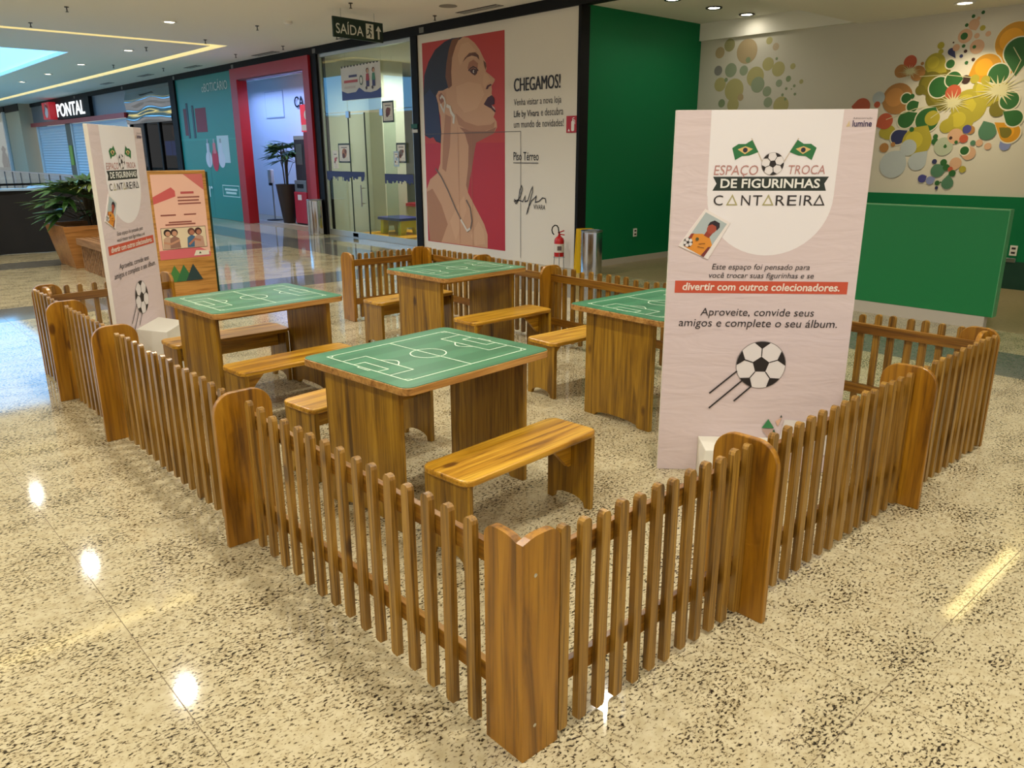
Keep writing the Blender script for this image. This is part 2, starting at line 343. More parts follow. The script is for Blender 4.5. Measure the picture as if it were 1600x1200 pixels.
# the mural print
MUR = [(3.6,2.28,0.2,'m'),(3.92,2.12,0.2,'y'),(4.12,2.3,0.19,'y'),(3.85,1.96,0.15,'y'),(3.5,2.5,0.16,'m'),(4.31,2.81,0.21,'o',4.31,2.45),(4.36,2.70,0.15,'g',4.37,2.43),(3.16,2.68,0.08,'r'),(3.06,2.58,0.08,'b',3.25,2.53),(3.31,2.65,0.02,'b'),(3.46,2.64,0.12,'y',3.61,2.53),(3.64,2.62,0.05,'g'),(3.50,2.84,0.04,'y'),(3.63,2.76,0.04,'n',3.69,2.68),(3.51,2.77,0.03,'y'),(3.84,3.04,0.06,'p',3.87,2.97),(3.76,3.04,0.02,'g'),(3.92,3.16,0.02,'g'),(3.82,3.13,0.02,'g'),(3.88,3.10,0.02,'p'),(3.94,2.99,0.03,'y'),(3.76,2.92,0.08,'p'),(3.75,2.92,0.04,'g'),(3.89,2.91,0.03,'p'),(4.01,2.92,0.03,'p'),(3.91,2.79,0.08,'p'),(3.88,2.79,0.02,'g'),(3.76,2.81,0.02,'g'),(3.75,2.70,0.02,'n'),(3.89,2.65,0.02,'k'),(3.79,2.75,0.02,'k'),(3.82,2.62,0.02,'g'),(3.68,2.80,0.04,'p'),(3.64,2.86,0.01,'k'),(4.05,2.54,0.16,'o',3.86,2.46),(4.19,2.47,0.11,'g',4.08,2.41),(4.06,2.41,0.05,'y'),(3.84,2.43,0.05,'k',3.91,2.45),(3.94,2.43,0.05,'y'),(3.27,2.54,0.09,'b'),(3.44,2.41,0.14,'m'),(3.55,2.36,0.12,'g'),(3.70,2.44,0.09,'g',3.81,2.44),(3.72,2.29,0.09,'r'),(3.06,2.25,0.19,'b'),(3.17,2.25,0.06,'g'),(3.26,2.15,0.07,'g',3.32,2.19),(3.24,2.27,0.03,'g'),(3.33,2.34,0.06,'m'),(3.20,1.99,0.10,'g',3.34,2.07),(3.46,1.98,0.14,'g',3.52,2.09),(3.52,2.00,0.09,'y'),(3.70,1.90,0.08,'y',3.76,2.02),(2.95,1.84,0.07,'y'),(3.00,1.84,0.09,'y'),(3.13,1.78,0.09,'n',3.24,1.86),(2.97,1.65,0.06,'b'),(3.08,1.69,0.03,'b'),(3.37,1.72,0.18,'y',3.47,1.90),(3.28,1.65,0.10,'s'),(3.59,1.72,0.04,'g'),(3.59,1.78,0.03,'g'),(3.29,1.87,0.03,'g'),(3.11,1.44,0.17,'s',3.23,1.61),(3.41,1.48,0.11,'s',3.52,1.61),(3.70,1.66,0.11,'q'),(3.72,1.66,0.02,'g',3.72,1.69),(3.62,1.48,0.03,'n'),(3.82,1.78,0.09,'p'),(3.77,1.76,0.02,'k'),(3.84,1.71,0.02,'g'),(3.92,1.75,0.05,'r'),(3.98,1.85,0.05,'b'),(3.94,1.86,0.05,'u'),(4.17,1.83,0.10,'t',4.11,1.95),(4.00,1.58,0.08,'p'),(3.95,1.61,0.05,'g'),(4.03,1.70,0.03,'t'),(4.10,1.70,0.04,'p'),(4.20,1.66,0.04,'p'),(4.38,1.67,0.06,'v',4.33,1.74),(4.41,1.81,0.11,'o',4.23,1.93),(4.37,1.81,0.06,'m',4.29,1.87),(4.24,2.08,0.09,'m',4.33,2.19),(4.35,2.17,0.10,'g'),(4.43,1.97,0.09,'g',4.30,2.05),(3.67,1.37,0.08,'t',3.77,1.38),(3.73,1.47,0.04,'g'),(3.77,1.41,0.04,'g'),(3.87,1.46,0.07,'p',3.85,1.36),(3.82,1.39,0.03,'r'),(3.50,1.27,0.05,'u',3.55,1.30),(3.60,1.25,0.05,'v',3.66,1.28),(3.69,1.22,0.03,'g'),(3.81,1.22,0.07,'t',3.81,1.33),(3.69,1.16,0.02,'n'),(3.85,1.34,0.04,'g'),(3.73,1.23,0.01,'g'),(3.96,1.39,0.04,'y'),(2.82,2.27,0.08,'s'),(2.81,2.19,0.04,'r'),(2.61,2.17,0.11,'r',2.47,2.18),(2.94,1.98,0.10,'r',2.87,1.94)]
FAD = [(0.35,3.03,0.08,'b'),(0.81,3.01,0.17,'b'),(0.51,3.12,0.09,'m'),(1.27,3.03,0.05,'p'),(1.16,3.12,0.05,'y'),(0.34,2.78,0.07,'n'),(0.56,2.77,0.10,'t'),(0.78,2.75,0.07,'t'),(0.84,2.89,0.04,'g'),(0.98,2.65,0.14,'y'),(1.17,2.81,0.09,'y'),(1.34,2.73,0.10,'y'),(1.56,2.75,0.04,'y'),(0.64,2.49,0.16,'y'),(0.39,2.58,0.10,'y'),(1.03,2.54,0.11,'t'),(1.19,2.44,0.07,'t'),(1.37,2.54,0.05,'t'),(1.51,2.59,0.04,'g'),(1.71,2.54,0.03,'y'),(0.44,2.31,0.06,'g'),(1.22,2.29,0.07,'t'),(1.43,2.24,0.12,'y'),(0.64,2.28,0.10,'y'),(1.44,2.38,0.02,'g'),(1.49,2.46,0.02,'g'),(1.61,2.49,0.02,'g'),(1.63,2.38,0.02,'g'),(1.49,2.32,0.02,'g'),(1.57,2.45,0.01,'g'),(0.49,2.64,0.03,'g'),(0.76,2.38,0.05,'b'),(1.30,2.87,0.02,'g')]
MC = dict(o=(206,146,28), g=(40,98,44), r=(186,86,58), b=(172,122,66), y=(172,160,52), n=(44,50,96), p=(208,166,134), k=(58,32,26), m=(116,108,30), s=(180,190,196), t=(78,124,96), u=(70,70,140), v=(132,142,190), q=(176,186,164))
def blob(pr, b, c, ring=None):
    x, z, r = b[:3]
    def shape(rr):
        if len(b) > 4:
            tx, tz = b[4], b[5]; a = math.atan2(tz-z, tx-x); d = math.hypot(tx-x, tz-z)
            d = max(d, r*1.25); h = math.acos(min(.98, rr/d))
            return circ(x, z, rr, 22, a+h, a+2*PI-h)+[(x+d*math.cos(a), z+d*math.sin(a))]
        return circ(x, z, rr, 24)
    if ring: pr.poly(shape(r+.014), ring)
    pr.poly(shape(r), c)
mural = thing('wall_mural_print', 'colourful abstract mural of bubbles and droplets on the pale recess wall', 'mural', (9.599, 6.35, 0), -PI/2)
pr = Print(step=.00003)
for b in FAD: blob(pr, b, tuple(int(.34*c+.66*d) for c, d in zip(MC[b[3]], (190, 184, 158))))
random.seed(3)
for b in MUR:
    blob(pr, b, MC[b[3]], (222, 216, 196) if b[3] in 'gno' and b[2] > .04 else None)
    if b[2] > .09 and b[3] in 'oybm':
        c = MC[b[3]]; pr.poly(circ(b[0]-.2*b[2], b[1]+.1*b[2], b[2]*.6, 20), tuple(min(255, int(v*1.13)) for v in c))
for (x, z), R_ in zip(((3.735, 2.175), (4.22, 2.285), (3.177, 2.565)), (.2, .24, .13)):
    pts = []
    for k in range(44):
        a = 2*PI*k/44; rr = R_*(random.uniform(.55, 1.0) if k % 2 == 0 else random.uniform(.22, .36)); pts.append((x+rr*math.cos(a)*1.25, z+rr*math.sin(a)*.8))
    pr.poly(pts, (206, 200, 156))
for pts in ([(2.95, 2.0), (3.3, 2.12), (3.735, 2.175), (4.22, 2.285), (4.6, 2.45)], [(3.735, 2.175), (3.5, 2.0)], [(3.3, 2.5), (3.6, 2.5), (3.9, 2.45)], [(4.22, 2.285), (4.35, 2.45), (4.4, 2.6), (4.3, 2.75)]):
    pr.line(pts, .009, (204, 200, 160))
pr.obj('bubble_print', mural)

# half-height green partition in front of the recess
pt = thing('partition', 'low green partition panel with a pale plinth standing behind the right fence corner', 'partition', (6.88, 4.6, 0), -PI/2)
MB().box(0, 3.58, 0, .1, .12, 1.09).obj('panel', green_light, pt, bevel=.004)
MB().box(0, 3.52, .005, .095, 0, .12).obj('plinth', skirting, pt)
MB().box(0, 3.585, -.004, .104, 1.09, 1.1).obj('cap', mat('pale_green_edge', (92, 164, 112), .4), pt)
MB().box(3.58, 3.586, -.002, .102, .12, 1.09).obj('edge_strip', mat('pale_green_edge', (92, 164, 112), .4), pt)
sock_m = mat('socket_white', (232, 230, 222), .4); hole_m = mat('socket_dark', (40, 34, 34), .5)
def socket(label, loc, rz):
    t = thing('wall_socket', label, 'socket', loc, rz); MB().box(-.04, .04, -.012, 0, -.06, .06).obj('plate', sock_m, t, bevel=.003)
    for z in (-.026, .026): MB().box(-.022, .022, -.014, -.01, z-.012, z+.012).obj('outlet', hole_m, t)
socket('white double socket on the tall green side wall', (8.2, 6.35, .44), 0)
socket('white double socket on the green dado below the mural', (9.58, 1.68, .46), -PI/2)
s = thing('cable_plate', 'small grey plate under the socket below the mural', 'plate', (9.58, 1.7, .345), -PI/2); MB().box(-.06, .06, -.012, 0, -.025, .025).obj('plate', steel, s, bevel=.004)

# ------------------------------------------------------------------ the big advert on the white wall
ad = thing('wall_advert_print', 'tall white wall advert with a woman in profile on a red panel', 'advert', (XS-.001, 10.03, 0), -PI/2)
HAIR = [(1.19,3.3),(0.92,3.31),(0.73,3.28),(0.47,3.18),(0.29,3.02),(0.16,2.82),(0.125,2.54),(0.125,2.27),(0.13,1.88),(0.26,1.83),(0.36,1.85),(0.43,1.78),(0.56,1.75),(0.58,1.92),(0.56,2.09),(0.51,2.42),(0.61,2.55),(0.81,2.6),(0.75,2.76),(0.77,2.92),(0.86,3.11),(1.0,3.24)]
FACE = [(0.92,3.29),(1.19,3.3),(1.32,3.28),(1.47,3.19),(1.58,3.09),(1.66,2.98),(1.73,2.89),(1.74,2.81),(1.72,2.77),(1.83,2.71),(1.93,2.65),(1.92,2.62),(1.85,2.56),(1.86,2.51),(1.85,2.45),(1.91,2.38),(1.92,2.31),(1.86,2.29),(1.93,2.22),(1.93,2.18),(1.89,2.12),(1.96,2.05),(1.97,1.97),(1.89,1.88),(1.66,1.81),(1.47,1.75),(1.42,1.6),(1.36,1.37),(1.3,1.2),(1.24,0.99),(1.44,0.75),(1.64,0.51),(1.72,0.35),(1.72,0.14),(0.17,0.14),(0.13,0.64),(0.13,1.01),(0.23,1.17),(0.45,1.28),(0.53,1.44),(0.56,1.74),(0.58,1.92),(0.57,2.17),(0.49,2.36),(0.47,2.49),(0.59,2.56),(0.78,2.61),(0.74,2.78),(0.77,3.04)]
pr = Print()
pr.poly([(.12, .13), (2.14, .13), (2.15, 3.3), (.12, 3.31)], (186, 62, 56))
pr.poly([(.12, .13), (2.14, .13), (2.14, 1.75), (.12, 1.75)], (180, 46, 58))
sk_, sh_, hi_ = (200, 156, 124), (156, 108, 84), (207, 164, 131)
pr.poly(FACE, sk_)
pr.poly([(1.06,1.99),(1.41,1.93),(1.72,1.92),(1.95,1.97),(1.89,1.88),(1.66,1.81),(1.47,1.75),(1.42,1.6),(1.36,1.37),(1.3,1.2),(1.24,1.0),(1.2,1.1),(1.26,1.4),(1.28,1.7),(1.19,1.9)], sh_)
pr.poly([(0.13,0.96),(0.29,1.02),(0.53,0.76),(0.69,0.45),(0.5,0.14),(0.17,0.14)], (172, 124, 94))
pr.poly([(.75,.5),(.95,.75),(1.15,.95),(1.2,.7),(1.05,.45),(.9,.2)], hi_)
pr.poly([(1.3,.3),(1.5,.55),(1.62,.42),(1.66,.2),(1.4,.16)], hi_)
pr.poly([(.62,1.75),(.7,2.2),(.85,2.15),(.8,1.7),(.68,1.3),(.58,1.35)], (170, 122, 94))
pr.poly(HAIR, (44, 42, 54))
pr.poly([(.13,2.5),(.14,1.9),(.26,1.84),(.36,1.86),(.43,1.8),(.55,1.77),(.55,2.1),(.48,2.45),(.3,2.6)], (46, 52, 84))
pr.poly([(0.92,3.29),(1.11,3.3),(1.0,3.18),(0.91,3.03),(0.88,2.83),(0.89,2.62),(0.8,2.58),(0.73,2.76),(0.76,2.95),(0.83,3.15)], (122, 76, 46))
pr.poly([(1.15,3.2),(1.32,3.22),(1.5,3.08),(1.45,2.98),(1.25,3.0),(1.1,2.9),(1.05,3.05)], hi_)
pr.poly([(1.0,2.6),(1.3,2.65),(1.6,2.6),(1.68,2.45),(1.5,2.25),(1.2,2.2),(1.02,2.35)], hi_)
pr.poly([(0.96,2.21),(1.2,2.07),(1.51,2.0),(1.82,2.01),(1.92,2.05),(1.89,1.96),(1.67,1.92),(1.3,1.93),(1.04,2.03)], (176, 128, 98))
pr.poly([(1.29,2.85),(1.33,2.93),(1.44,2.96),(1.54,2.9),(1.53,2.83),(1.43,2.84),(1.33,2.81)], (166, 112, 84))
pr.poly([(1.68,2.76),(1.78,2.71),(1.83,2.63),(1.75,2.59),(1.69,2.53),(1.65,2.61)], (206, 162, 128))
pr.poly([(1.33,2.81),(1.43,2.84),(1.53,2.81),(1.52,2.76),(1.47,2.73),(1.4,2.76)], (78, 44, 36))
pr.poly(circ(1.44, 2.79, .022, 14), (206, 196, 186)).poly(circ(1.46, 2.79, .017, 12), (40, 26, 24))
pr.line([(1.31,2.81),(1.36,2.84),(1.43,2.86),(1.51,2.83),(1.55,2.79)], .018, (58, 34, 30))
pr.poly([(1.17,2.94),(1.23,3.0),(1.34,3.06),(1.48,3.06),(1.56,3.01),(1.58,2.94),(1.52,2.99),(1.4,3.02),(1.28,3.0)], (104, 64, 42))
pr.poly([(1.67,2.93),(1.73,2.89),(1.74,2.84),(1.72,2.79),(1.69,2.85)], (110, 70, 46))
pr.poly([(1.72,2.52),(1.75,2.57),(1.84,2.59),(1.86,2.57),(1.79,2.55),(1.77,2.52)], (86, 40, 34))
pr.poly([(1.67,2.31),(1.76,2.4),(1.86,2.43),(1.92,2.38),(1.92,2.3),(1.85,2.29),(1.94,2.21),(1.93,2.18),(1.84,2.24),(1.71,2.29)], (66, 22, 32))
pr.poly([(1.85,2.29),(1.92,2.25),(1.94,2.21),(1.88,2.25)], (208, 180, 176))
pr.poly([(0.47,2.49),(0.54,2.56),(0.66,2.56),(0.72,2.51),(0.73,2.43),(0.69,2.35),(0.6,2.32),(0.51,2.39)], (198, 150, 120))
pr.poly([(0.54,2.5),(0.61,2.53),(0.68,2.48),(0.68,2.4),(0.6,2.36),(0.55,2.42)], (150, 98, 76))
pr.line([(.58,2.44),(.63,2.48),(.69,2.43),(.71,2.36),(.67,2.24),(.62,2.3),(.58,2.36)], .035, (206, 200, 192))
pr.line([(.74,2.33),(.83,2.3),(.86,2.22),(.93,2.16),(.91,2.05)], .05, (212, 206, 198))
pr.line([(0.4,1.35),(0.55,1.22),(0.72,1.01),(0.91,0.73),(1.07,0.53),(1.22,0.37),(1.3,0.42),(1.34,0.54),(1.3,0.75),(1.2,0.87)], .03, (116, 100, 90))
pr.line([(1.05,.55),(1.21,.38),(1.29,.42)], .035, (218, 210, 200))
for x in (1.02, 1.36): pr.line([(x, .13), (x, 2.0)], .006, (176, 120, 96))
pr.line([(.12, 1.9), (2.5, 1.9), (2.5, .06)], .008, (96, 88, 84))
pr.obj('woman_on_red_print', ad)
tk = (42, 38, 40)
text(ad, 'CHEGAMOS!', 2.35, 3.29, 2.45, 2.63, tk); text(ad, 'CHEGAMOS!', 2.362, 3.302, 2.45, 2.63, tk, y=-.0045)
text(ad, 'Venha visitar a nova loja', 2.35, 3.32, 2.23, 2.35, tk)
text(ad, 'Life by Vivara', 2.35, 2.88, 2.07, 2.19, tk, bold=.012)
text(ad, 'e descubra', 2.92, 3.36, 2.1, 2.2, tk)
text(ad, 'um mundo de novidades!', 2.35, 3.37, 1.95, 2.05, tk)
text(ad, 'Piso Térreo', 2.34, 2.88, 1.49, 1.61, tk, bold=.008)
pr = Print(y=-.01); pr.line([(2.34, 1.455), (2.88, 1.455)], .01, tk)
pr.line([(2.36,.93),(2.42,.88),(2.5,.98),(2.54,1.08),(2.52,1.13),(2.48,1.06),(2.46,.94),(2.4,.86),(2.36,.9),(2.44,.92),(2.55,.9),(2.6,.98),(2.6,.9),(2.66,.92),(2.72,1.06),(2.76,1.12),(2.76,1.05),(2.7,.9),(2.66,.76),(2.63,.72),(2.66,.8),(2.74,.92),(2.8,.96),(2.84,.99),(2.82,.9),(2.9,.92),(2.97,.97),(3.03,.96),(3.04,.9)], .014, tk)
pr.obj('signature_print', ad)
text(ad, 'VIVARA', 2.78, 3.02, .80, .87, tk, shear=.1)

# fire point sign and extinguisher
fs = thing('extinguisher_sign', 'square red sign with a white extinguisher pictogram at the advert wall corner', 'sign', (XS-.012, 6.5, 1.97), -PI/2)
MB().box(-.1, .1, 0, .008, -.11, .11).obj('plate', mat('sign_red', (176, 20, 32), .4), fs)
pr = Print(); w_ = (232, 226, 222); pr.poly(rrect(-.005, .05, -.09, .045, .02), w_); pr.rect(.012, .034, .045, .065, w_); pr.line([(.034, .06), (.06, .05), (.062, .0)], .009, w_); pr.line([(.01, .075), (.05, .085)], .01, w_); pr.poly([(-.07, -.09), (-.03, -.09), (-.05, -.055)], w_); pr.obj('pictogram', fs)
ex = thing('fire_extinguisher', 'red fire extinguisher with a white label and a looped black hose on a wire stand', 'extinguisher', (6.75, 6.52, 0), math.radians(-42))
ered = mat('extinguisher_red', (186, 24, 30), .3)
MB().lathe([(.02, .19), (.066, .19), (.07, .2), (.07, .41), (.062, .44), (.035, .465), (.02, .475), (.02, .49)], 24).obj('cylinder', ered, ex, smooth=True)
MB().lathe([(.0712, .25), (.0712, .37)], 24, cap=False).obj('label_sticker', mat('sticker', (214, 208, 200), .5), ex)
MB().box(-.03, .03, -.0735, -.0705, .28, .34).obj('label_print', mat('sticker_ink', (96, 84, 84), .5), ex)
v = MB(); v.box(-.012, .012, -.015, .015, .49, .52); v.tube([(-.02, 0, .52), (.07, 0, .55)], .009); v.tube([(0, 0, .5), (.075, 0, .49)], .008); v.obj('valve_lever', ered, ex)
h = [(-.01, -.01, .5)]+[(-.055-.055*math.cos(a), -.01, .56+.06*math.sin(a)) for a in [(-.9+k*.45) for k in range(11)]]
MB().tube([(.0, -.01, .51), (-.01, -.01, .55), (-.015, -.01, .59), (-.035, -.01, .62), (-.065, -.01, .625), (-.095, -.01, .60), (-.105, -.01, .56), (-.095, -.01, .52), (-.075, -.01, .495)], .009).obj('hose', mat('hose_black', (22, 22, 22), .5), ex, smooth=True)
st = MB()
for k in range(3):
    a = k*2*PI/3+.5; st.tube([(.07*math.cos(a), .07*math.sin(a), .24), (.085*math.cos(a), .085*math.sin(a), .0)], .005)
st.tube([(.08*math.cos(a), .08*math.sin(a), .18) for a in [k*PI/8 for k in range(17)]], .004); st.obj('wire_stand', steel, ex)
def bin_(label, x, y, r, hgt):
    t = thing('waste_bin', label, 'waste bin', (x, y, 0))
    MB().lathe([(r*.97, .0), (r*.97, .02), (r, .022), (r, hgt-.02), (r*.985, hgt)], 40).obj('body', chrome, t, smooth=True)
    MB().lathe([(r*.985, hgt), (r*1.01, hgt+.004), (r*1.01, hgt+.022), (r*.8, hgt+.024), (r*.78, hgt-.05)], 40, cap=False).obj('rim', steel, t, smooth=True)
    MB().lathe([(.001, hgt-.04), (r*.8, hgt-.04)], 30, cap=False).obj('opening', mat('bin_dark', (30, 30, 30), .6), t)
    return t
bin_('shiny steel cylinder waste bin by the green wall beside the fire extinguisher', 6.72, 5.88, .145, .58)
wf = thing('floor_sign', 'yellow folded floor sign half hidden behind the steel bin by the green wall', 'floor sign', (6.84, 6.13, 0), math.radians(-30))
MB().prism([(-.14, 0), (.14, 0), (.11, .6), (-.11, .6)], -.07, -.058, 1).obj('front_leaf', mat('sign_yellow', (232, 190, 22), .4), wf)
MB().prism([(-.14, 0), (.14, 0), (.11, .6), (-.11, .6)], .0, .012, 1).obj('rear_leaf', MATS['sign_yellow'], wf)
bin_('shiny steel cylinder waste bin between the red portal and the glass shopfront', 6.72, 13.46, .16, .68)

# ------------------------------------------------------------------ glazed shopfront
win = thing('window_1', None, None, (XS, 13.34, 0), -PI/2, kind='structure')
alu = mat('aluminium', (196, 200, 198), .35, .7)
MB().box(0, 3.14, 0, .05, 0, .11).obj('sill', alu, win); MB().box(0, 3.14, 0, .06, 3.38, 3.44).obj('head_rail', alu, win)
MB().box(0, .05, 0, .05, .11, 3.38).obj('jamb', alu, win); MB().box(3.09, 3.14, 0, .05, .11, 3.38).obj('jamb', alu, win)
for a, b, z0, z1 in ((.05, .95, .11, 2.34), (.96, 1.52, .02, 2.32), (2.16, 3.09, .11, 2.34), (.05, .95, 2.35, 3.38), (.96, 2.15, 2.35, 3.38), (2.16, 3.09, 2.35, 3.38)):
    MB().box(a, b, .02, .03, z0, z1).obj('pane', pane, win)
lf = MB().prism([(1.53, .035), (1.55, .03), (1.62, .64), (1.60, .645)], .02, 2.32, 2).obj('open_pane', pane, win)
for x, z in ((.955, 2.3), (2.12, 2.3)): MB().box(x-.06, x+.06, .005, .045, z-.06, z+.06).obj('patch_fitting', steel, win, bevel=.005)
for x in (.955, 1.525): MB().box(x-.004, x+.004, .012, .036, .1 if x < 1 else .02, 2.32).obj('glass_edge', mat('glass_edge', (34, 52, 50), .3), win)
hd = MB(); hd.tube([(1.4, -.05, .62), (1.4, -.05, 1.02)], .014); hd.tube([(1.4, -.05, .68), (1.4, .02, .68)], .01); hd.tube([(1.4, -.05, .96), (1.4, .02, .96)], .01); hd.obj('door_handle', steel, win)
MB().box(.93, 1.12, .0, .06, .02, .09).obj('floor_pivot', chrome, win)
def shop_poster(label, y, z, w, h_, frame, ink):
    t = thing('window_poster', label, 'poster', (XS-.006, y, z), -PI/2, 'paper notices on the shop glass')
    MB().box(-w/2, w/2, 0, .004, -h_/2, h_/2).obj('frame', col(frame), t)
    pr = Print(); e = .03 if frame != (226, 222, 212) else .004
    pr.rect(-w/2+e, w/2-e, -h_/2+e, h_/2-e, (224, 218, 204)); pr.rect(-w*.25, w*.25, h_*.27, h_*.31, (90, 84, 78))
    pr.poly(circ(0, 0, w*.2, 14), ink).poly(circ(-.03, -.05, w*.12, 10), (96, 54, 40)).poly(circ(.05, .03, w*.1, 10), (120, 74, 56))
    for k in range(3): pr.rect(-w*.3, w*.3, -h_*.26-k*.035, -h_*.245-k*.035, (140, 134, 126))
    pr.obj('poster_print', t)
shop_poster('black framed notice high on the right glass pane', 10.98, 2.3, .36, .36, (36, 50, 46), (120, 70, 60))
shop_poster('black framed notice on the left glass door', 12.55, 1.6, .44, .36, (36, 50, 46), (176, 120, 84))
shop_poster('black framed notice low on the right glass pane', 10.62, 1.6, .3, .34, (36, 50, 46), (112, 100, 90))
shop_poster('narrow white notice left of the framed notice on the glass door', 12.9, 1.48, .2, .34, (226, 222, 212), (190, 90, 90))
XS -= .014
shop_poster('pale blue sheet taped over the low framed notice', 10.76, 1.5, .16, .26, (168, 190, 206), (150, 176, 200))
XS += .014
for i, (a, b, z) in enumerate(((13.28, 11.86, 1.2), (11.18, 10.28, 1.18))):
    t = thing('privacy_strip', ['dark blue city skyline strip across the left glass doors', 'dark blue city skyline strip across the right glass pane'][i], 'window strip', (XS-.003, a, z), -PI/2, 'skyline strips on the shop glass')
    pr = Print(); L = a-b; pts = [(0, .06), (0, -.03)]; x = 0; random.seed(5+i)
    while x < L: d = random.uniform(.025, .06); hh = -random.uniform(.03, .13); pts += [(x, hh), (min(L, x+d), hh)]; x += d
    pts += [(L, .06)]; pr.poly(pts, (46, 50, 92)); pr.rect(0, L, .045, .06, (40, 42, 80)); pr.obj('skyline_print', t)
bn = thing('hanging_banner', 'white and blue banner with children hanging behind the glass shopfront', 'banner', (XS-.008, 12.5, 2.55), -PI/2)
MB().prism([(0, 0), (1.34, 0), (1.34, .6), (0, .58)], 0, .004, 1).obj('sheet', col((222, 218, 212)), bn)
pr = Print(); pr.poly([(0, 0), (1.34, 0), (1.34, .17), (1.2, .12), (1.0, .1), (.8, .12), (.62, .2), (.5, .13), (.2, .12), (0, .17)], (70, 84, 148))
for k in range(12): pr.rect(.02+k*.11, .07+k*.11, .565+.0015*k, .6, (60, 56, 56))
pr.rect(.1, .58, .3, .345, (196, 90, 90)).rect(.28, .56, .39, .43, (70, 70, 110)).rect(.1, .5, .2, .24, (206, 196, 190))
pr.poly(circ(.7, .32, .085, 20, sx=.7), (66, 92, 74)).poly(circ(.7, .32, .06, 20, sx=.7), (224, 220, 212))
for x, c in ((.92, (180, 70, 76)), (1.12, (84, 140, 110))):
    pr.poly(circ(x, .47, .045, 14), (96, 60, 46)).poly(circ(x+.008, .46, .032, 12), (206, 160, 130)).poly([(x-.06, .3), (x+.06, .3), (x+.04, .42), (x-.04, .42)], c).poly([(x-.05, .2), (x+.05, .2), (x+.05, .3), (x-.05, .3)], (70, 66, 110)).poly(circ(x-.05, .18, .03, 10), (60, 50, 60))
pr.obj('banner_print', bn)
ss = thing('door_sign', 'small green and white sign on the black post right of the glass', 'sign', (XS-.035, 10.12, 1.98), -PI/2); MB().box(-.12, .06, -.01, 0, .02, .09).obj('green_plate', col((20, 84, 60)), ss); MB().box(-.1, .06, -.01, 0, -.05, 0).obj('white_plate', col((196, 194, 186)), ss)
# interior of the glazed shop
inw = mat('shop_inner_wall', (206, 206, 186), .7)
struct('wall_shop_back', MB().box(10.6, 10.7, 6.55, 16.5, 0, 3.44), inw)
struct('wall_shop_side', MB().box(7.1, 8.2, 13.58, 13.68, 0, 3.44), inw); struct('wall_shop_right', MB().box(7.1, 10.6, 9.6, 9.7, 0, 3.44), inw); struct('wall_shop_left', MB().box(8.46, 10.6, 16.4, 16.5, 0, 3.44), inw)
struct('ceiling_shop', MB().box(7.06, 10.7, 9.6, 16.5, 3.4, 3.5), white_ceil)
struct('trim_10', MB().box(8.2, 8.75, 13.1, 13.7, 0, 3.4), mat('pillar_cream', (216, 212, 190), .6))
tag(MB().prism(rrect(7.4, 8.6, 11.4, 12.95, .05), .001, .022, 2).obj('play_mat', mat('mat_orange', (238, 164, 24), .5)), 'orange foam play mat on the floor behind the shop glass', 'mat')
ptb = thing('play_table', 'toddler table with a blue top and yellow legs behind the shop glass', 'table', (7.98, 12.28, .022))
MB().prism(rrect(-.3, .3, -.42, .42, .08), .28, .33, 2).obj('top', mat('toy_blue', (62, 70, 150), .4), ptb)
for a in (-.32, .32): MB().prism([(-.24, 0), (-.12, 0), (-.09, .14), (.09, .14), (.12, 0), (.24, 0), (.22, .28), (-.22, .28)], a-.05, a+.05, 1).obj('leg', mat('toy_yellow', (214, 206, 40), .4), ptb)
ptc = thing('play_shelf', 'red topped toy counter with a dark post behind the blue toddler table', 'toy counter', (8.95, 12.7, 0))
MB().prism(rrect(-.25, .25, -.55, .55, .06), .5, .56, 2).obj('top', mat('toy_red', (196, 40, 60), .4), ptc); MB().box(-.2, .2, -.45, .45, 0, .5).obj('body', mat('toy_cream', (190, 188, 150), .5), ptc); MB().tube([(0, .2, .5), (0, .2, 1.3)], .02).obj('post', black_trim, ptc)
ptd = thing('play_chair', 'small yellow and green toy chair at the right end of the play mat', 'chair', (8.2, 11.62, .022)); MB().box(-.15, .15, -.15, .15, .18, .22).obj('seat', MATS['toy_yellow'], ptd, bevel=.01); MB().box(-.15, .15, -.17, -.13, 0, .42).obj('backrest', mat('toy_green', (60, 110, 70), .4), ptd, bevel=.01)
for sx in (-.12, .12): MB().box(sx-.02, sx+.02, .09, .13, 0, .18).obj('leg', MATS['toy_yellow'], ptd)

# ------------------------------------------------------------------ red portal and its niche
pf = thing('door_1', None, None, (XS, 17.27, 0), -PI/2, kind='structure'); redp = mat('portal_red', (168, 26, 36), .4)
MB().box(0, .34, -.1, .14, 0, 3.44).obj('jamb', redp, pf); MB().box(3.46, 3.7, -.1, .14, 0, 3.44).obj('jamb', redp, pf); MB().box(0.34, 3.46, -.1, .14, 3.2, 3.44).obj('lintel', redp, pf)
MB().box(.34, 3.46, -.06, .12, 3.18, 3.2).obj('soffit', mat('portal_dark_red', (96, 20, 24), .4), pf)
nw = mat('niche_wall', (222, 216, 214), .7)
struct('wall_niche', MB().box(8.38, 8.46, 13.7, 20.2, 0, 3.44), nw); struct('wall_niche_left', MB().box(7.05, 8.38, 20.1, 20.2, 0, 3.44), nw); struct('ceiling_niche', MB().box(7.05, 8.38, 13.7, 20.2, 3.4, 3.5), white_ceil)
struct('trim_11', MB().box(7.45, 7.5, 13.6, 20.1, .0, .006), col((206, 200, 186)))
hp = thing('access_hatch', 'square white access hatch on the blue lit niche wall', 'hatch', (8.378, 18.25, 2.78), -PI/2); MB().box(-.5, .5, -.012, 0, -.32, .32).obj('frame', mat('hatch_edge', (176, 178, 186), .6), hp); MB().box(-.48, .48, -.016, -.004, -.3, .3).obj('door_leaf', nw, hp)
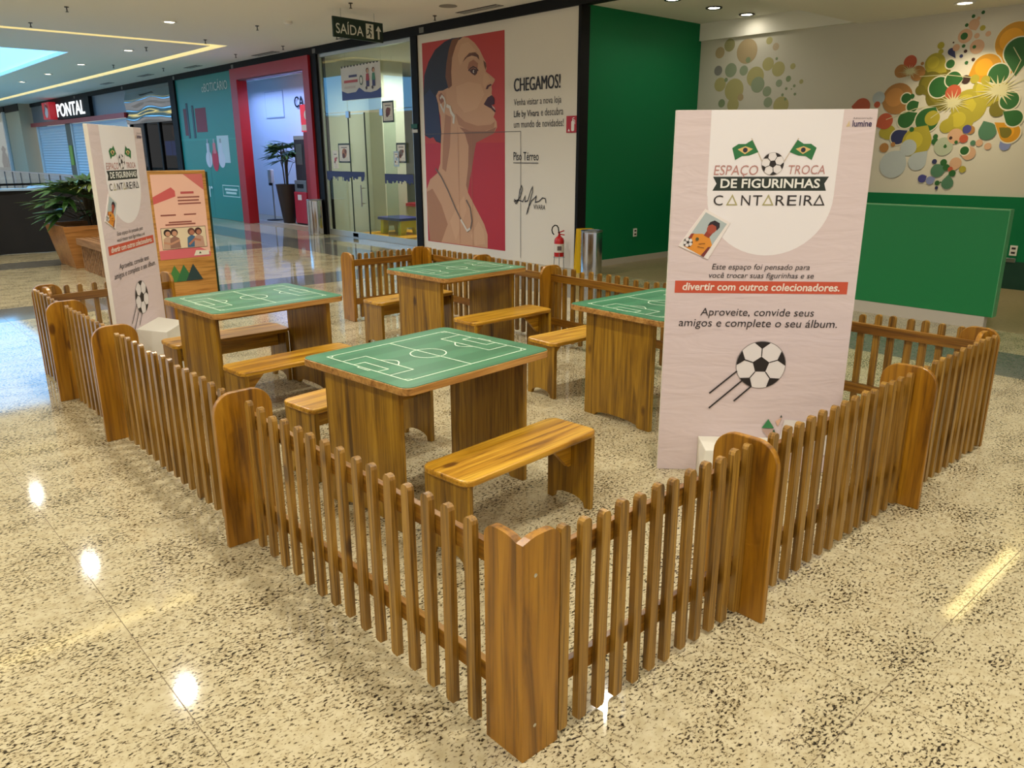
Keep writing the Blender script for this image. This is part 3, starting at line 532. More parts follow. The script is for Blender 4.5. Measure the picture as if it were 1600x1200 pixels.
cs = thing('wall_letters', 'dark sign letters on the niche wall beside the right jamb of the red portal', 'sign', (8.36, 17.12, 2.66), -PI/2); text(cs, 'CA', 0, .46, 0, .25, black_trim, y=-.02, bold=.004, depth=.005)
at = thing('cash_machine', 'red cash machine with a dark screen beside the potted palm in the niche', 'cash machine', (7.62, 15.75, 0), -PI/2)
MB().box(-.3, .3, -.02, .38, .03, .74).obj('lower_cabinet', mat('machine_red', (178, 34, 54), .4), at, bevel=.01); MB().box(-.28, .28, 0, .38, 0, .03).obj('foot', black_trim, at)
MB().box(-.28, .28, 0, .38, .74, 1.0).obj('keypad_unit', mat('machine_grey', (120, 126, 132), .4, .4), at, bevel=.01); MB().box(-.14, .14, -.012, .02, .83, .92).obj('slot', black_trim, at)
MB().box(-.28, .22, .06, .38, 1.0, 1.9).obj('screen_housing', mat('machine_dark', (42, 40, 42), .35), at, bevel=.01); MB().box(-.2, .1, .05, .065, 1.35, 1.8).obj('screen', mat('screen_grey', (90, 100, 104), .2), at); MB().box(-.28, .22, .06, .38, 1.9, 1.98).obj('cap', mat('machine_light', (150, 152, 154), .4), at)
MB().box(-.12, .06, -.024, -.018, .56, .68).obj('label_sticker', col((226, 214, 214)), at)
rk = thing('red_kiosk', 'tall red kiosk with a lit red and white sign behind the right portal jamb', 'kiosk', (7.55, 14.9, 0), -PI/2)
MB().box(-.4, .5, 0, .42, 0, 2.05).obj('body', mat('kiosk_red', (150, 10, 20), .35), rk, bevel=.01); MB().box(-.42, .5, -.02, .42, 2.05, 2.62).obj('sign_box', mat('kiosk_sign', (206, 40, 50), .4, emit=(214, 40, 60), es=.5), rk)
pr = Print(y=-.024); pr.rect(-.4, .48, 2.08, 2.2, (236, 226, 220)).poly(circ(-.15, 2.4, .1, 16), (240, 226, 220)).rect(.05, .3, 2.3, 2.55, (120, 60, 150)); pr.obj('sign_print', rk)
sa = thing('sanitizer_stand', 'slim hand sanitizer stand in front of the niche wall', 'sanitizer stand', (7.75, 17.45, 0), -PI/2)
MB().lathe([(.2, 0), (.2, .012), (.05, .02)], 24).obj('base', black_trim, sa); MB().tube([(0, 0, .02), (0, 0, .95)], .018).obj('pole', steel, sa); MB().box(-.09, .09, -.06, .02, .9, 1.22).obj('dispenser', mat('dispenser_white', (206, 204, 200), .4), sa, bevel=.01); MB().box(-.05, .05, -.07, -.02, .84, .9).obj('nozzle', black_trim, sa)

# ------------------------------------------------------------------ plants
leaf_m = [mat('palm_leaf_a', (34, 66, 30), .45), mat('palm_leaf_b', (54, 92, 40), .45), mat('palm_leaf_c', (112, 128, 60), .5)]
stem_m = mat('palm_stem', (70, 62, 40), .7)
def fan(rng, R_, nb=8, spread=2.6):
    mb = MB()
    for k in range(nb):
        a = -spread/2+spread*k/(nb-1)+rng.uniform(-.06, .06); L = R_*rng.uniform(.8, 1.05); w = R_*.075; dr = rng.uniform(.1, .3)
        pts = []
        for t, ww in ((.05, .35), (.35, 1), (.7, .9), (1.0, .12)):
            x, y = L*t*math.cos(a), L*t*math.sin(a); z = -dr*L*t*t; pts.append((x, y, z, ww*w))
        v = []
        for x, y, z, ww in pts: v += [(x-ww*math.sin(a), y+ww*math.cos(a), z), (x, y, z-.25*ww), (x+ww*math.sin(a), y-ww*math.cos(a), z)]
        f = []
        for i in range(3): f += [(i*3, i*3+1, i*3+4, i*3+3), (i*3+1, i*3+2, i*3+5, i*3+4)]
        mb.add(v, f)
    return mb
def palm(t, x, y, z0, h0, h1, n, R_, reach, seed, nstem=5):
    rng = random.Random(seed)
    for k in range(nstem):
        a = rng.uniform(0, 2*PI); r = rng.uniform(.03, .12)
        MB().tube([(x+r*math.cos(a)*.5, y+r*math.sin(a)*.5, z0), (x+r*math.cos(a), y+r*math.sin(a), z0+(h1-z0)*rng.uniform(.6, .85))], .014, 6).obj('stem', stem_m, t)
    fans = [fan(rng, R_*rng.uniform(.85, 1.1)) for _ in range(4)]; me = []
    for i, f in enumerate(fans): me.append(f.mesh('leaf', leaf_m[(0, 1, 1, 2)[i] if i < 3 else (2 if R_ > .4 else 0)]))
    for k in range(n):
        a = 2*PI*k/n*2.4+rng.uniform(-.4, .4); hz = rng.uniform(h0, h1); rr = reach*rng.uniform(.15, .8)*(1.15-(hz-h0)/(h1-h0+.01)*.6)
        o = link('leaf', me[rng.choice((0, 0, 1, 1, 2, 3))], t); o.location = (x+rr*math.cos(a), y+rr*math.sin(a), hz); o.rotation_euler = (rng.uniform(-.3, .3), -rng.uniform(.0, .75)*(.3+(hz-h0)/(h1-h0+.01)), a)
        MB().tube([(x+.05*math.cos(a), y+.05*math.sin(a), max(z0+.1, hz-.35)), (x+rr*.6*math.cos(a), y+rr*.6*math.sin(a), hz-.08), (x+rr*math.cos(a), y+rr*math.sin(a), hz)], .006, 5).obj('stalk', stem_m, t)
np_ = thing('potted_palm', 'fan palm in a tall dark tapered pot inside the red portal', 'potted plant', (7.62, 16.42, 0))
MB().lathe([(.13, 0), (.14, .02), (.25, .86), (.26, .9), (.23, .9), (.21, .82)], 28).obj('pot', mat('pot_brown', (52, 40, 34), .5), np_, smooth=True)
palm(np_, 0, 0, .84, 1.42, 1.85, 24, .44, .32, 11)
pl = thing('planter', 'large tapered wooden planter box with a bushy fan palm behind the left panel', 'planter', (1.72, 11.38, 0))
def taper(mb, x0, x1, y0, y1, h, o, t=.03):
    b = [(x0, y0), (x1, y0), (x1, y1), (x0, y1)]; tp = [(x0-o, y0-o), (x1+o, y0-o), (x1+o, y1+o), (x0-o, y1+o)]
    ti = [(x0-o+t, y0-o+t), (x1+o-t, y0-o+t), (x1+o-t, y1+o-t), (x0-o+t, y1+o-t)]
    v = [(x, y, 0) for x, y in b]+[(x, y, h) for x, y in tp]+[(x, y, h) for x, y in ti]+[(x, y, h-.1) for x, y in ti]
    f = [(3, 2, 1, 0)]+[(i, (i+1) % 4, (i+1) % 4+4, i+4) for i in range(4)]+[(i+4, (i+1) % 4+4, (i+1) % 4+8, i+8) for i in range(4)]+[(i+8, (i+1) % 4+8, (i+1) % 4+12, i+12) for i in range(4)]
    return mb.add(v, f)
taper(MB(), 0, .85, 0, .85, .61, .12).obj('box', teak, pl)
MB().box(-.08, .93, -.08, .93, .5, .54).obj('soil', mat('soil', (44, 34, 28), .9), pl)
palm(pl, .4, .4, .54, .72, 1.25, 46, .46, .62, 23, 9)

# slatted seat beside the planter
sb = thing('slat_bench', 'slatted wooden seat joined to the planter behind the left panel', 'bench', (1.74, 8.9, 0))
for k in range(7): MB().box(k*.078+.004, k*.078+.054, 0, 2.2, .43, .46).obj('slat', teak_slat, sb)
MB().box(-.03, 0, 0, 2.22, .37, .46).obj('edge_board', teak_slat, sb); MB().box(.54, .57, 0, 2.22, .37, .46).obj('edge_board', teak_slat, sb)
for k in range(26): MB().box(.02, .06, .04+k*.085, .075+k*.085, 0, .37).obj('side_slat', teak_slat, sb)
for k in range(26): MB().box(.48, .52, .04+k*.085, .075+k*.085, 0, .37).obj('side_slat', teak_slat, sb)

# black cloth barrier
dr = thing('cloth_barrier', 'long black cloth covered barrier at the left edge behind the planter', 'barrier', (-3.2, 14.0, 0)); rng = random.Random(4)
nx, nz = 90, 8; v = []; L = 5.9
for i in range(nx+1):
    for j in range(nz+1):
        x = L*i/nx; z = 1.03*j/nz; y = .035*math.sin(x*7+.6*math.sin(x*3.1))*(1-.5*j/nz)+.02*math.sin(x*17+j*.5)*(1-j/nz); v.append((x, y, z))
f = [(i*(nz+1)+j, (i+1)*(nz+1)+j, (i+1)*(nz+1)+j+1, i*(nz+1)+j+1) for i in range(nx) for j in range(nz)]
MB().add(v, f).obj('cloth', mat('black_cloth', (20, 20, 22), .85), dr, smooth=True); MB().box(0, L, -.03, .35, 1.02, 1.05).obj('top_board', mat('board_blue_white', (150, 176, 200), .3), dr)
for x in (.1, 2.9, 5.7): MB().box(x-.04, x+.04, .06, .14, 0, 1.02).obj('post', black_trim, dr)
gr = thing('glass_railing', 'glass railing with steel caps around the void beyond the black barrier', 'railing', (4.35, 17.0, 0), PI/2)
for k in range(15):
    MB().box(k*1.2+.02, k*1.2+1.18, -.006, .006, .06, 1.05).obj('pane', rail_glass, gr); MB().box(k*1.2-.02, k*1.2+.02, -.02, .02, 0, 1.05).obj('post', steel, gr)
MB().box(0, 18, -.025, .025, 1.05, 1.08).obj('cap_rail', steel, gr)
hr = thing('handrail', 'thin black handrail in front of the glass railing at the left edge', 'handrail', (-1.5, 16.6, 0))
MB().box(0, 5.0, -.02, .02, 1.02, 1.06).obj('rail', black_trim, hr)
for x in (.2, 2.5, 4.0, 4.9): MB().box(x-.03, x+.03, -.02, .02, 0, 1.02).obj('post', black_trim, hr)
cv = thing('covered_counter', 'counter under a pale blue cover beyond the black barrier', 'counter', (2.2, 15.2, 0)); MB().box(0, 1.6, 0, .8, 0, .98).obj('body', mat('counter_grey', (120, 130, 140), .5), cv)
MB().prism([(-.05, .98), (1.65, .98), (1.6, 1.02), (1.1, 1.07), (.5, 1.06), (0, 1.02)], -.04, .84, 1).obj('cover', mat('cover_blue', (160, 190, 216), .35), cv)

# ------------------------------------------------------------------ left shopfronts
tl = thing('teal_hoarding', 'teal shop hoarding with perfume bottles left of the red portal', 'hoarding', (XS, 20.94, 0), -PI/2); tw = 3.6
MB().box(0, tw, -.01, .08, 0, 3.44).obj('panel', mat('teal_print', (36, 132, 124), .4), tl)
pr = Print(y=-.012)
for (a, b, c, d, c_) in ((.35, .55, 2.05, 2.72, (110, 50, 60)), (1.15, 1.85, 2.12, 2.7, (128, 44, 58)), (.0, 3.55, 1.92, 1.965, (70, 148, 140)), (2.35, 3.05, 1.38, 2.02, (186, 206, 214))): pr.rect(a, b, c, d, c_)
for x, z1 in ((.62, 2.85), (1.0, 2.78)): pr.rect(x-.07, x+.07, 1.98, z1, (40, 52, 66)); pr.rect(x-.03, x+.0, 2.0, z1-.02, (90, 110, 124))
for x, c_ in ((1.75, (196, 200, 214)), (2.55, (200, 206, 222)), (2.15, (190, 44, 66))):
    pr.poly(circ(x, 1.46, .2, 22), c_) if c_[0] > 195 else pr.poly([(x+.2*math.cos(a), 1.45+.28*math.sin(a)) for a in [k*PI/12 for k in range(24)]], c_)
    pr.rect(x-.09, x+.09, 1.6, 1.85, c_ if c_[0] > 195 else (206, 120, 130)); pr.rect(x-.05, x+.05, 1.85, 1.95, (150, 160, 170))
pr.line([(2.42, .58), (3.4, .58), (3.4, .84), (2.42, .84)], .02, (196, 220, 216), True); pr.rect(2.55, 3.28, .72, .77, (196, 220, 216)); pr.rect(2.6, 3.22, .64, .69, (196, 220, 216))
pr.line([(1.8, .05), (1.8, 1.9)], .01, (22, 84, 80)); pr.obj('perfume_print', tl)
text(tl, 'oBOTICÁRIO', 1.75, 3.3, 3.05, 3.3, (206, 214, 206), y=-.02); text(tl, 'ar', 1.2, 1.8, .52, .8, (206, 220, 214), y=-.02)
bs = thing('black_shopfront', 'dark glossy shopfront with lit screens between the teal hoarding and the grey shop', 'shopfront', (XS, 25.1, 0), -PI/2); bw = 3.8
gloss = mat('black_gloss', (22, 24, 28), .06, .0, coat=1.0)
MB().box(0, bw, 0, .1, 2.45, 3.44).obj('header_panel', gloss, bs)
v = []; n_, m_ = 24, 14
for i in range(n_+1):
    for j in range(m_+1):
        x, z = bw*i/n_, 2.45+.88*j/m_; v.append((x, -.05-.022*math.sin(j*.75+.5*math.sin(i*.35))-.012*math.sin(i*.6+j*.3), z))
MB().add(v, [(i*(m_+1)+j, (i+1)*(m_+1)+j, (i+1)*(m_+1)+j+1, i*(m_+1)+j+1) for i in range(n_) for j in range(m_)]).obj('mirror_foil', mat('mirror_foil', (150, 158, 166), .05, 1.0), bs, smooth=True)
MB().box(0, bw, .42, .5, 0, 2.45).obj('back_wall', mat('dark_back', (34, 38, 46), .6), bs)
for x in (0.05, 1.25, 2.5, 3.72): MB().box(x-.05, x+.05, 0, .1, 0, 2.45).obj('mullion', black_trim, bs)
for a, b in ((.1, 1.2), (1.3, 2.45), (2.55, 3.67)): MB().box(a, b, .04, .05, 0, 2.45).obj('pane', dark_pane, bs)
for z in (.5, 1.0, 1.5): MB().box(.1, 3.7, .16, .42, z, z+.03).obj('shelf', steel, bs)
for x, z in ((2.0, 1.75), (2.6, 1.75), (3.1, 1.75)): MB().box(x-.2, x+.2, .34, .4, z-.2, z+.2).obj('screen', mat('screen_blue', (70, 110, 190), .3, emit=(80, 130, 230), es=1.2), bs)
MB().prism(circ(2.75, 2.2, .2, 20), .34, .4, 1).obj('emblem', mat('emblem_orange', (214, 120, 60), .4, emit=(230, 120, 60), es=.5), bs)
for k in range(7): MB().box(.3+k*.45, .55+k*.45, .2, .4, 1.03+.0*k, 1.03+(.2, .3, .15, .28, .22, .3, .18)[k]).obj('boxed_goods', col(((80, 60, 50), (60, 80, 110), (120, 60, 60), (70, 70, 80), (90, 90, 100), (50, 60, 90), (110, 90, 70))[k]), bs)
gs = thing('grey_shopfront', 'grey shopfront with a lit white sign above two closed roller shutters', 'shopfront', (XS, 37.3, 0), -PI/2); gw = 12.2
MB().box(0, gw, 0, .12, 2.72, 3.5).obj('fascia', mat('fascia_grey', (116, 122, 134), .3, .4), gs)
MB().prism([(-.1, 2.62), (-.1, 2.8), (0, 2.86), (0, 2.62)], 0, gw, 0).obj('awning_edge', mat('awning_red', (166, 36, 46), .35), gs) if 0 else MB().box(0, gw, -.12, 0, 2.66, 2.8).obj('awning_edge', mat('awning_red', (166, 36, 46), .35), gs)
def shutter(a, b):
    v = []; zz = [k*.05 for k in range(54)]
    for k, z in enumerate(zz):
        yy = .02 if k % 2 else .045
        v += [(a, yy, z), (b, yy, z)]
    MB().add(v, [(2*i, 2*i+1, 2*i+3, 2*i+2) for i in range(len(zz)-1)]).obj('shutter', mat('shutter_white', (206, 214, 224), .45), gs)
shutter(.7, 4.9); shutter(5.6, 11.9)
MB().box(4.9, 5.6, -.02, .1, 0, 2.66).obj('pilaster', mat('pilaster_green', (40, 74, 66), .4), gs); MB().box(5.05, 5.45, -.04, -.02, 1.2, 1.9).obj('panel_sign', col((150, 170, 60)), gs)
MB().box(.4, .7, -.02, .1, 0, 2.66).obj('jamb', mat('jamb_white', (206, 208, 210), .5), gs); MB().box(5.6, 5.75, -.02, .1, 0, 2.66).obj('jamb', MATS['jamb_white'], gs)
MB().box(3.4, 4.45, -.35, 0, 2.85, 3.44).obj('sign_logo_box', mat('logo_red', (170, 30, 40), .4, emit=(190, 30, 40), es=.4), gs); pr = Print(y=-.352); pr.poly(circ(3.95, 3.15, .26, 18), (236, 226, 226)); pr.line([(3.6, 3.0), (3.9, 3.35), (4.25, 3.25)], .1, (190, 40, 50)); pr.obj('logo_print', gs)
MB().box(4.45, 8.7, -.12, 0, 2.82, 3.44).obj('sign_back', black_trim, gs)
text(gs, 'PONTAL', 4.6, 8.2, 2.9, 3.36, mat('sign_white_lit', (250, 250, 250), .4, emit=(255, 255, 255), es=.9), y=-.14, bold=.012, depth=.008)
fp = thing('far_pier', 'beige pier between the shuttered shop and the far white framed window', 'pier', (6.5, 37.4, 0)); MB().box(0, .6, 0, 2.6, 0, CZ).obj('shaft', mat('pier_beige', (186, 172, 146), .6), fp); MB().box(-.02, .0, -.02, 2.62, 3.3, CZ).obj('black_header', black_trim, fp)
fwn = thing('far_shop_window', 'white framed shop window beside the beige pier at the far left', 'shop window', (6.45, 48.05, 0), -PI/2)
MB().box(0, 8.0, 0, .1, 3.35, CZ).obj('header', black_trim, fwn)
for x in (0.1, 3.2, 7.7): MB().box(x-.12, x+.12, -.03, .1, 0, 3.35).obj('mullion', MATS['jamb_white'], fwn)
MB().box(0, 8.0, .04, .05, .1, 3.35).obj('pane', pane, fwn); MB().box(0, 8, 1.5, 1.6, 0, 3.4).obj('back_wall', mat('far_back', (92, 96, 110), .6), fwn); MB().box(.3, 7.6, .8, 1.2, .5, .95).obj('display_table', mat('far_table', (170, 186, 206), .5), fwn)
for k in range(5): MB().lathe([(.12, .95), (.16, 1.2), (.1, 1.6), (.06, 1.7), (.1, 1.85), (.02, 2.0)], 12, cx=1+k*1.4, cy=1.0).obj('mannequin', col(((120, 70, 60), (60, 60, 90), (200, 150, 110), (90, 60, 80), (70, 90, 110))[k]), fwn)

# exit sign
es = thing('exit_sign', 'dark green hanging exit sign with white lettering and arrow', 'exit sign', (5.0, 9.35, 3.19), math.radians(8))
MB().box(0, .92, -.015, .015, 0, .27).obj('panel', mat('exit_green', (14, 46, 34), .4), es)
text(es, 'SAÍDA', .04, .54, .05, .22, (222, 226, 216), y=-.017, bold=.006)
pr = Print(y=-.0165); w_ = (222, 226, 216); pr.rect(.59, .735, .035, .235, w_); dk = (14, 46, 34)
pr.poly(circ(.675, .2, .018, 12), dk); pr.line([(.665, .175), (.655, .12), (.685, .09), (.675, .05)], .022, dk); pr.line([(.655, .12), (.63, .085), (.6, .08)], .018, dk); pr.line([(.62, .16), (.66, .165), (.7, .14)], .014, dk)
pr.line([(.83, .04), (.83, .17)], .035, w_); pr.poly([(.775, .15), (.885, .15), (.83, .225)], w_); pr.obj('pictogram', es)
for x in (.15, .77): MB().tube([(x, 0, .27), (x, 0, .39)], .004, 6).obj('hanger', steel, es)

# ------------------------------------------------------------------ pink poster totem
to = thing('poster_totem', 'wooden sign board with a pink poster and green triangles behind the left table', 'sign board', (1.72, 7.9, 0), math.radians(2))
MB().box(0, .68, 0, .05, .0, 1.42).obj('board', totem_wood, to, bevel=.004); MB().box(.64, .725, .05, .075, .0, 1.40).obj('green_back_panel', mat('totem_green', (22, 52, 30), .4), to)
pr = Print(y=-.002); pr.rect(.06, .64, .45, 1.38, (236, 188, 168)); pr.poly([(.42, 1.38), (.64, 1.38), (.64, 1.2)], (206, 110, 106)); pr.poly([(.06, .45), (.64, .45), (.64, .5), (.5, .57), (.06, .55)], (214, 104, 112))
pr.poly([(.06, 1.06), (.06, 1.14), (.27, 1.24), (.31, 1.2), (.31, 1.14)], (206, 92, 92)); pr.rect(.37, .52, 1.165, 1.19, (186, 84, 84))
for z, a, b in ((1.12, .33, .58), (1.085, .33, .57), (1.05, .33, .59), (.93, .12, .29), (.93, .38, .52), (.85, .2, .46), (.825, .16, .5)): pr.rect(a, b, z, z+.016, (150, 86, 76))
pr.rect(.1, .61, .56, .8, (96, 60, 54)); pr.rect(.104, .606, .566, .794, (226, 208, 176))
sk1, sk2 = (198, 146, 118), (176, 116, 92)
for (x, hc, tc, kk) in ((.17, (48, 32, 28), (196, 160, 136), sk1), (.245, (70, 44, 38), (150, 110, 96), sk1), (.44, (104, 60, 48), (66, 104, 140), sk2), (.52, (70, 36, 32), (190, 150, 132), sk2)):
    pr.poly([(x-.06, .57), (x+.06, .57), (x+.05, .68), (x, .71), (x-.05, .68)], tc); pr.poly(circ(x, .745, .042, 14), hc); pr.poly(circ(x+.004, .735, .028, 12), kk)
pr.line([(.12, .64), (.2, .62), (.3, .66)], .022, sk1); pr.line([(.4, .6), (.47, .66), (.54, .64)], .022, sk2)
pr.poly([(.44, .47), (.62, .47), (.62, .52), (.47, .53)], (228, 222, 204)); pr.poly([(.5, .49), (.53, .49), (.515, .515)], (40, 60, 40))
for x, c_ in ((.2, (70, 130, 62)), (.305, (48, 112, 66)), (.415, (36, 62, 64))): pr.poly([(x-.1, .19), (x+.1, .19), (x, .38)], c_)
pr.obj('poster_print', to)
MB().box(.02, .66, -.12, .17, 0, .02).obj('foot', totem_wood, to)

# ------------------------------------------------------------------ picket fence
PH, BH = .655, .672
def picket_mesh(seed):
    rng = random.Random(seed); w = .0185+rng.uniform(-.001, .001); h = PH+rng.uniform(-.008, .006); b = .012+rng.uniform(0, .008)
    pts = [(-w, b+.006), (-w+.006, b), (w-.006, b), (w, b+.006)]+[(w, h-.016), (w*.82, h-.006), (w*.4, h), (-w*.4, h), (-w*.82, h-.006), (-w, h-.016)]
    return MB().prism(pts, 0, .022, 1).mesh('picket', fence_z)
PK = [picket_mesh(k) for k in range(6)]
def board_mesh(y0, y1, h, r):
    if r < .04:  # front corner boards: the arch falls towards the shared corner
        m = (y0+y1)/2; pts = [(y0, 0), (y1, 0)]+[(y1-r+r*math.cos(PI/2*k/6), h-r+r*math.sin(PI/2*k/6)) for k in range(7)]+[(m, h), (m-.02, h-.001), (m-.04, h-.005), (y0+.012, h-.01), (y0, h-.014)]
        return MB().prism(pts, 0, .025, 0).mesh('end_board', board_z)
    return MB().prism(rrect(y0, y1, 0, h, r, 7, (0, 1, 1, 0)), 0, .025, 0).mesh('end_board', board_z)
def fence(label, A, B, n, ea, eb, s0=.08, s1=.08, screws=False):
    A, B = Vector(A), Vector(B); d = B-A; L = d.length
    t = thing('fence_section', label, 'fence', (A.x, A.y, 0), math.atan2(d.y, d.x), 'picket fence sections'); rng = random.Random(label)
    if ea: link('end_board', board_mesh(ea[0], ea[1], BH, ea[2]), t, .003 if ea[2] > .04 else 0, (0, 0, 0))
    if eb: link('end_board', board_mesh(eb[0], eb[1], BH, eb[2]), t, .003 if eb[2] > .04 else 0, (L-.025, 0, 0))
    for z in (.155, .535): MB().box(.025, L-.025, .0225, .045, z, z+.062).obj('rail', fence_x, t, bevel=.002)
    for k in range(n):
        x = s0+(L-s0-s1)*k/(n-1)+rng.uniform(-.004, .004)
        o = link('picket', rng.choice(PK), t); o.location = (x, rng.uniform(-.002, 0), rng.uniform(-.004, .004)); o.rotation_euler = (0, rng.uniform(-.008, .008), 0)
    if screws:
        for z in (.1, .56): MB().lathe([(.006, 0), (.006, .002), (.002, .003)], 10).obj('screw', screw_m, t, loc=(L-.001, .045, z)).rotation_euler = (0, PI/2, 0)
    return t
M_ = (-.092, .155, .085)
N_, R_c, F_c = (0, 0), (3.56, .01), (3.66, 5.42)
fence('near right picket fence section starting at the front corner post', (0, 0), (1.095, .005), 12, (.0255, .15, .038), M_, .155, .045)
fence('middle picket fence section of the right side below the large white panel', (1.123, .0), (2.455, .01), 14, None, M_, .09, .07)
fence('far picket fence section of the right side ending at the right corner', (2.483, .005), R_c, 11, None, (.0, .2, .07), .085, .075)
fence('rear picket fence section behind the large white panel reaching the right corner', (3.56, .05), (3.58, 1.76), 17, (.027, .2, .07), M_, .16, .07)
fence('rear picket fence section behind the right table, next to the large white panel', (3.58, 1.79), (3.6, 3.5), 17, None, M_, .09, .07)
fence('short rear picket fence section behind the back table in front of the fire extinguisher', (3.6, 3.53), (3.63, 4.46), 10, None, M_, .08, .06)
fence('short rear picket fence section under the advert wall next to the far corner', (3.63, 4.49), F_c, 10, None, (.0, .2, .07), .08, .07)
fence('short picket fence section with a free standing end beside the entrance gap', (3.605, 5.45), (2.735, 5.49), 10, (.06, .2, .07), (-.11, .115, .085), .15, .07)
fence('far left picket fence section behind the left white panel', (1.0, 5.37), (.05, 5.292), 9, (-.11, .115, .085), (.027, .2, .07), .08, .08)
fence('left side picket fence section furthest from the camera at the left corner', (0, 5.325), (-.0, 4.465), 8, (.0, .2, .07), M_, .08, .06)
fence('third left side picket fence section with an arched board, near the left panel', (0, 4.437), (0, 3.43), 10, None, M_, .08, .06)
fence('second left side picket fence section, between the two large arched boards', (0, 3.402), (.0, 1.72), 16, None, M_, .08, .06)
fence('near left picket fence section ending at the front corner post', (.0, 1.692), (0, 0), 15, None, (.0, .135, .038), .085, .215, True)

# ------------------------------------------------------------------ tables and benches
def green_sheet():
    m = bpy.data.materials.new('pitch_green'); m.use_nodes = True; nt = m.node_tree; b = nt.nodes['Principled BSDF']; N = nt.nodes.new; K = nt.links.new
    tc = N('ShaderNodeTexCoord'); w = N('ShaderNodeTexWave'); w.inputs['Scale'].default_value = 1.6; w.inputs['Distortion'].default_value = 0; w.bands_direction = 'Y'; K(tc.outputs['Object'], w.inputs['Vector'])
    r = ramp(nt, [(.45, (64, 120, 86)), (.55, (72, 131, 95))]); K(w.outputs['Fac'], r.inputs[0]); K(r.outputs[0], b.inputs['Base Color']); b.inputs['Roughness'].default_value = .32; return m
pitch_m = green_sheet(); line_m = mat('pitch_white', (222, 240, 212), .4)
TH, TL, TW = .695, .90, .76
top_me = MB().prism(rrect(-TL/2, TL/2, -TW/2, TW/2, .045, 6), TH-.036, TH-.002, 2).mesh('tabletop', edge_wood)
sheet_me = MB().prism(rrect(-TL/2+.003, TL/2-.003, -TW/2+.003, TW/2-.003, .043, 6), TH-.003, TH, 2).mesh('pitch_sheet', pitch_m)
def lines_mesh():
    q = []; lw = .006; a, b = .365, .29
    q += stroke([(-a, -b), (a, -b), (a, b), (-a, b)], lw, True); q += stroke([(0, -b), (0, b)], lw); q += stroke(circ(0, 0, .085, 32), lw, True)
    for s in (-1, 1):
        q += stroke([(s*a, -.17), (s*(a-.13), -.17), (s*(a-.13), .17), (s*a, .17)], lw); q += stroke([(s*a, -.085), (s*(a-.06), -.085), (s*(a-.06), .085), (s*a, .085)], lw)
        q += stroke([(s*(a-.13-.045*math.sin(PI*k/12)), -.065+.13*k/12) for k in range(13)], lw); q += stroke([(s*a, -.04), (s*(a+.014), -.04), (s*(a+.014), .04), (s*a, .04)], lw*.8)
        for u in (-1, 1): q += stroke([(s*(a-.025*math.cos(PI/2*k/6)), u*(b-.025*math.sin(PI/2*k/6))) for k in range(7)], lw*.8)
    mb = MB()
    for p in q: mb.add([(x, y, TH+.0006) for x, y in p], [tuple(range(len(p)))])
    return mb.mesh('pitch_lines', line_m)
LM = lines_mesh()
def arch(w, h, foot, cut, n=8):  # board outline with an arch cut in its foot
    pts = [(-w, 0), (-w+foot, 0)]; r = w-foot
    pts += [(-r*math.cos(PI*k/n), cut*math.sin(PI*k/n)**.7) for k in range(1, n)]
    return pts+[(w-foot, 0), (w, 0), (w, h), (-w, h)]
panel_me = MB().prism(arch(.265, TH-.036, .09, .035), -.015, .015, 0).mesh('side_panel', wood_z)
apron_me = MB().box(-.372, .372, -.012, .012, TH-.12, TH-.036).mesh('apron', wood_x)
def table(label, x, y, deg):
    t = thing('play_table', label, 'table', (x, y, 0), math.radians(deg), 'football pitch tables')
    link('tabletop', top_me, t, .004); s = link('pitch_sheet', sheet_me, t); link('pitch_lines', LM, s)
    for k in (-.388, .388): o = link('side_panel', panel_me, t, .003); o.location = (k, 0, 0)
    link('apron', apron_me, t)
table('football pitch table nearest the camera, in the middle of the pen', .907, 1.632, 5)
table('football pitch table at the left beside the left white panel', .956, 3.63, 3)
table('football pitch table at the right, partly hidden by the large white panel', 2.75, 1.68, -1)
table('football pitch table furthest back under the wall advert', 2.77, 3.78, 3)
SH, SL, SW = .39, .83, .28
seat_me = MB().prism(rrect(-SL/2, SL/2, -SW/2, SW/2, .05, 6), SH-.028, SH, 2).mesh('seat', wood_x)
leg_me = MB().prism(arch(.13, SH-.028, .035, .05), -.013, .013, 0).mesh('leg', wood_z)
gus_me = MB().prism([(0, SH-.028), (.19, SH-.028), (.02, SH-.2), (0, SH-.2)], -.012, .012, 1).mesh('gusset', wood_x)
bap_me = MB().box(-SL/2+.046, SL/2-.046, -.012, .012, SH-.14, SH-.028).mesh('apron', wood_x)
def bench(label, x, y, deg, full):
    t = thing('bench', label, 'bench', (x, y, 0), math.radians(deg), 'small pine benches')
    link('seat', seat_me, t, .007)
    for k in (-1, 1):
        o = link('leg', leg_me, t, .002); o.location = (k*(SL/2-.03), 0, 0)
        if not full: g = link('gusset', gus_me, t); g.location = (k*(SL/2-.043), 0, 0); g.rotation_euler = (0, 0, 0 if k < 0 else PI)
    if full: link('apron', bap_me, t)
bench('pine bench nearest the camera in front of the middle table', .922, 1.045, 4.5, False)
bench('pine bench tucked behind the middle table, half hidden by its panel', .91, 2.255, 6.5, True)
bench('pine bench on the near side of the left table', .95, 3.11, 3, False)
bench('pine bench behind the left table by the left white panel', .91, 4.03, .5, True)
bench('pine bench behind the furthest table near the entrance gap', 2.73, 4.42, 2.5, True)
bench('pine bench on the near side of the furthest table', 2.81, 3.25, 0, False)
bench('pine bench behind the right table, close to the middle table corner', 2.785, 2.385, -1, False)

